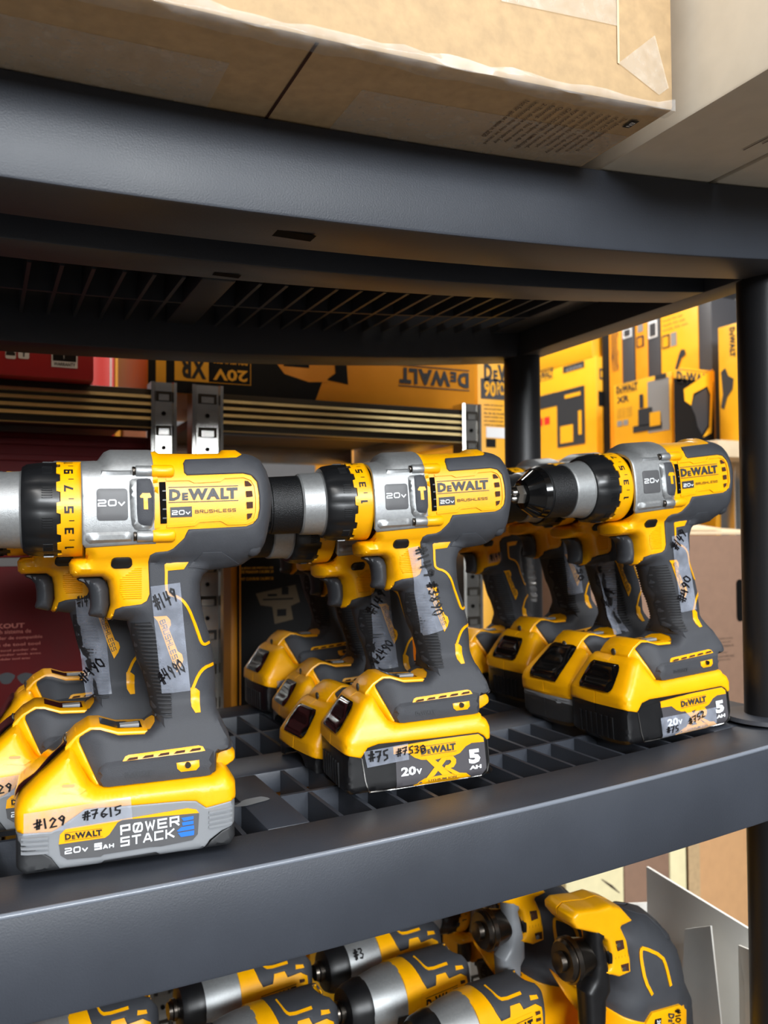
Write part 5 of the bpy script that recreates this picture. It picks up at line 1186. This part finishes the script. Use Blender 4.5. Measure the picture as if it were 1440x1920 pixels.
dec(s3, X3, 1216, 1256, 812, 716, 'grey_panel', None, 1); dec(s3, X3, 1229, 1250, 713, 704, 'ink_dark', None, 2); dec(s3, X3, 1198, 1224, 800, 768, 'ink_dark', None, 2); dec(s3, X3, 1220, 1240, 800, 774, 'box_yellow', None, 3); dec(s3, X3, 1200, 1207, 766, 740, 'ink_dark', None, 2); dec(s3, X3, 1188, 1242, 812, 800, 'ink_dark', None, 2)
dec(s3, X3, 1158, 1167, 800, 790, 'grey_panel', None, 1); dec(s3, X3, 1169, 1178, 798, 788, 'grey_panel', None, 1)
for j in range(5): dec(s3, X3, 1157, 1186, 770+j*4, 767+j*4, 'ink_brown', text2d('outil de coupe', 0), 1)
p_ = onX(1259, 697, X3); jy = p_[1]
s4 = carton('tool_carton', 'dark fronted carton with yellow jigsaw handle picture', X3+.002, onY(1341, 760, jy-.028)[0], jy-.028, jy-.002, zf3, p_[2]+.004, 'box_yellow')
a, b = onY(1262, 820, jy-.029), onY(1340, 716, jy-.029)
fY(s4, a[0]+.004, b[0]-.002, a[2]-.02, b[2], jy-.0288, 'box_black'); a2, b2_ = onY(1269, 716, jy-.029), onY(1335, 702, jy-.029); tY(s4, logo2d(), a2[0], b2_[0], a2[2], b2_[2], jy-.0288)
Q = [(1282, 730), (1300, 718), (1336, 692), (1338, 700), (1334, 812), (1318, 820), (1330, 800), (1332, 740), (1326, 724), (1300, 738), (1296, 760), (1284, 752)]
ob('print_picture', mesh_of([(lambda p: (p[0], jy-.0294, p[2]))(onY(x, y, jy-.0294)) for x, y in Q], [tuple(range(len(Q)))], False), 'box_yellow', s4)
Q = [(1296, 762), (1302, 742), (1324, 728), (1330, 742), (1328, 796), (1316, 815), (1308, 800), (1304, 780)]
ob('print_picture', mesh_of([(lambda p: (p[0], jy-.0299, p[2]))(onY(x, y, jy-.0299)) for x, y in Q], [tuple(range(len(Q)))], False), 'ink_dark', s4)
X4 = 1.405
s5 = sbox('tool_carton', 'tall narrow yellow carton with sideways lettering near the front post', 1346, 1384, 604, 'box_yellow', X4, .10, 'box', onX(1384, 838, X4)[2])
P0, P1, P2 = onX(1378, 612, X4), onX(1378, 668, X4), onX(1368, 612, X4)
dF(s5, 'lettering', logo2d(False), 'ink_dark', (X4-.0008, P2[1], P0[2]), (0, 0, P1[2]-P0[2]), (0, P0[1]-P2[1], 0))
Q = [(1352, 698), (1360, 690), (1366, 705), (1376, 710), (1374, 730), (1364, 745), (1358, 768), (1352, 764), (1356, 740)]
ob('print_picture', mesh_of([(lambda p: (X4-.0008, p[1], p[2]))(onX(x, y, X4)) for x, y in Q], [tuple(range(len(Q)))], False), 'ink_dark', s5)
ny = onX(1384, 700, X4)[1]; P0, P1 = onY(1393, 826, ny-.001), onY(1393, 748, ny-.001); P2 = onY(1404, 826, ny-.001)
dF(s5, 'lettering', logo2d(False), 'ink_dark', (P2[0], ny-.0008, P0[2]), (0, 0, P1[2]-P0[2]), (P0[0]-P2[0], 0, 0))
sr = thing('side_rack', 'pale metal side rack carrying the yellow boxes on the right', 'rack', (XS+.15, 1.2, -.95))
def SR(name, x0, x1, y0, y1, z0, z1, mat): return ob(name, bev(*boxvf(x0-XS-.15, x1-XS-.15, y0-1.2, y1-1.2, z0+.95, z1+.95), .002), mat, sr)
yn = onX(1376, 900, XS)[1]
SR('shelf_board', 1.30, 2.1, yn-.10, 2.0, zs-.035, zs-.002, 'kraft_light'); SR('post', XS-.02, XS+.02, yn-.02, yn+.02, -.95, zs-.035, 'zinc'); SR('post', XS-.02, XS+.02, 1.9, 1.94, -.95, zs-.035, 'zinc')
SR('shelf_board', 1.40, 2.1, yn-.10, 2.0, -.03, -.0, 'kraft_light')
for k, (xa, xb, yt, mt, lab) in enumerate(((1225, 1262, 930, 'box_orange', 'orange carton on the lower side shelf left of the metal upright'), (1264, 1342, 925, 'box_yellow', 'yellow carton with dark cross lettering on the lower side shelf'), (1386, 1420, 930, 'box_yellow', 'yellow carton on the lower side shelf right of the metal upright'))):
    o = sbox('yellow_carton', lab, xa, xb, yt, mt, 1.52, .3, 'box', .001)
    if k == 1: dec(o, 1.52, 1272, 1318, 985, 962, 'ink_dark', text2d('XS', .05), 1)
    if k == 2: dec(o, 1.52, 1392, 1412, 952, 938, 'ink_dark', logo2d(), 1)
# --- brown moving box and cartons below it
YM = .60
mx0, mx1 = RX(1060, 1100, YM)[0], RX(1412, 1100, YM)[0]+.06; mz0, mz1 = RX(1400, 1338, YM)[2], RX(1400, 1003, YM)[2]
mb = carton('moving_box', 'plain brown moving box with hand hole and open top flaps', mx0, mx1, YM, .77, mz0, mz1, 'kraft_brown', 'box', .002)
hx = RX(1387, 1120, YM)[0]; ob('hand_hole', mesh_of([(p[0], YM-.0008, p[1]) for p in rrect(hx-.0085, hx+.0085, RX(1391, 1165, YM)[2], RX(1391, 1086, YM)[2], .008, 6)], [tuple(range(28))], False), 'hole', mb)
def flap(x0, x1, y0, y1, z0, z1): return mesh_of([(x0, y0, z0), (x1, y0, z0), (x1, y1, z1), (x0, y1, z1), (x0, y0, z0+.004), (x1, y0, z0+.004), (x1, y1, z1+.004), (x0, y1, z1+.004)], [(0, 3, 2, 1), (4, 5, 6, 7), (0, 1, 5, 4), (1, 2, 6, 5), (2, 3, 7, 6), (3, 0, 4, 7)], True, 30)
ob('flap', flap(mx0+.004, mx1, YM+.004, YM+.16, mz1+.001, mz1+.012), 'kraft_light', mb)
ob('flap', flap(mx0+.20, mx1-.10, YM+.03, YM+.165, mz1+.008, mz1+.026), 'kraft_light', mb)
for k in range(2):
    greek(mb, 3, RX(1340, 1200, YM)[0], RX(1375, 1200, YM)[0], RX(1380, 1212+k*26, YM)[2], RX(1380, 1192+k*26, YM)[2], YM-.0008, 'ink_brown', 20+k)
    greek(mb, 3, RX(1392, 1200, YM)[0], RX(1440, 1200, YM)[0], RX(1380, 1212+k*22, YM)[2], RX(1380, 1190+k*22, YM)[2], YM-.0008, 'ink_brown', 30+k)
ob('flap_tab', mesh_of([(p[0], YM-.06, p[2]) for p in (RX(1082, 1062, YM-.06), RX(1090, 1066, YM-.06), RX(1096, 1100, YM-.06), RX(1086, 1098, YM-.06))], [(0, 1, 2, 3)], False), 'green_tab', mb) if False else None
base = carton('cardboard_carton', 'cream edged carton carrying the brown moving box', mx0-.03, mx1+.1, YM-.01, .775, mz0-.03, mz0-.001, 'cream_card', 'carton')
low = [('tan carton with sideways stencil print behind the white carton', 1312, 1480, 'tan_card', .70), ('cream carton strip left of the tan carton', 1258, 1288, 'cream_card', .70), ('grey brown carton behind the top of the white panel', 1172, 1256, 'kraft_brown', .70), ('cream carton with rubbed print behind the multi tools', 1062, 1170, 'cream_card', .70)]
for lab, xa, xb, mt, Y in low:
    o = carton('cardboard_carton', lab, RX(xa, 1700, Y)[0], RX(xb, 1700, Y)[0], Y, Y+.3, -.95, mz0-.033, mt, 'carton')
    if mt == 'tan_card':
        fY(o, RX(1290, 1600, Y)[0], RX(1312, 1600, Y)[0]-.0004, -.95, mz0-.035, Y-.0004, 'kraft')
        for k, (yt, n_) in enumerate(((1560, 'NO'), (1608, 'GS'), (1690, 'MADE'))): 
            p, q = RX(1418, yt+ (40 if n_ == 'MADE' else 16), Y-.001), RX(1430, yt, Y-.001)
            dF(o, 'lettering', text2d(n_, .02), 'ink_brown', (q[0], Y-.001, p[2]), (0, 0, q[2]-p[2]), (p[0]-q[0], 0, 0))
        p, q = RX(1400, 1594, Y-.001), RX(1440, 1590, Y-.001); fY(o, p[0], q[0], p[2], p[2]+.0015, Y-.001, 'ink_brown')
    if mt == 'cream_card' and xa == 1062:
        for k in range(4):
            p, q = RX(1128+k*5, 1650+k*4, Y-.001), RX(1150+k*4, 1663+k*4, Y-.001); ob('print_line', mesh_of([(p[0], Y-.001, p[2]), (q[0], Y-.001, q[2]), (q[0], Y-.001, q[2]+.002), (p[0], Y-.001, p[2]+.002)], [(0, 1, 2, 3)], False), 'ink_brown', o)
# --- boxed goods on the bottom level of the racks, glimpsed through the slots
zc2 = zbm-.86+.0445
for x0, x1, mt, lab in ((-.35, -.24, 'box_black', 'black box on the bottom level of the left rack'), (-.23, -.11, 'box_orange', 'orange box on the bottom level of the left rack'), (-.10, .02, 'shaded_red', 'red box on the bottom level of the left rack'), (.03, px1[0]-.005, 'box_yellow', 'yellow box on the bottom level of the left rack'),
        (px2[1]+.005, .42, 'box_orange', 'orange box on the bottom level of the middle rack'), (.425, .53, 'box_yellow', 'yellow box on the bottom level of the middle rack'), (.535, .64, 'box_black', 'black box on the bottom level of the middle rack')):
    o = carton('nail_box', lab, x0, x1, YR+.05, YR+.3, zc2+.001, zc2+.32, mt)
    if mt in ('box_orange', 'box_yellow'): tY(o, text2d('CLAVADORA', .02), x0+.01, x1-.01, zc2+.25, zc2+.27, YR+.0492, 'ink_dark'); tY(o, text2d('INSULATED', .02), x0+.01, x1-.01, zc2+.215, zc2+.235, YR+.0492, 'ink_dark')

# ------------------------------------------------------------------ the room
def room(name, x0, x1, y0, y1, z0, z1, mat): return struct(ob(name, mesh_of(*boxvf(x0, x1, y0, y1, z0, z1), False), mat))
room('floor', -3.5, 4.2, -4.3, 3.6, -1.0, -.95, 'floor_grey')
room('ceiling', -3.5, 4.2, -4.3, 3.6, CEIL, CEIL+.05, 'ceiling_white')
room('wall_back', -3.5, 4.2, 3.5, 3.6, -.95, CEIL, 'paint_grey')
room('wall_left', -3.6, -3.5, -4.3, 3.6, -.95, CEIL, 'paint_grey'); room('wall_right', 4.2, 4.3, -4.3, 3.6, -.95, CEIL, 'paint_grey')
wf = room('wall_front', -3.5, 4.2, -4.4, -4.3, -.95, .72, 'paint_grey')
for q in ((-3.5, -1.25, .72, CEIL), (1.45, 4.2, .72, CEIL), (-1.25, 1.45, 1.70, CEIL)): ob('wall_piece', mesh_of(*boxvf(q[0], q[1], -4.4, -4.3, q[2], q[3]), False), 'paint_grey', wf)
wn = room('window_1', -1.25, 1.45, -4.36, -4.34, .72, 1.70, 'pane')
for q in ((-1.25, 1.45, .70, .75), (-1.25, 1.45, 1.67, 1.72), (-1.27, -1.22, .70, 1.72), (1.42, 1.47, .70, 1.72), (.08, .12, .70, 1.72)): ob('window_frame', mesh_of(*boxvf(q[0], q[1], -4.33, -4.28, q[2], q[3]), False), 'white_board', wn)
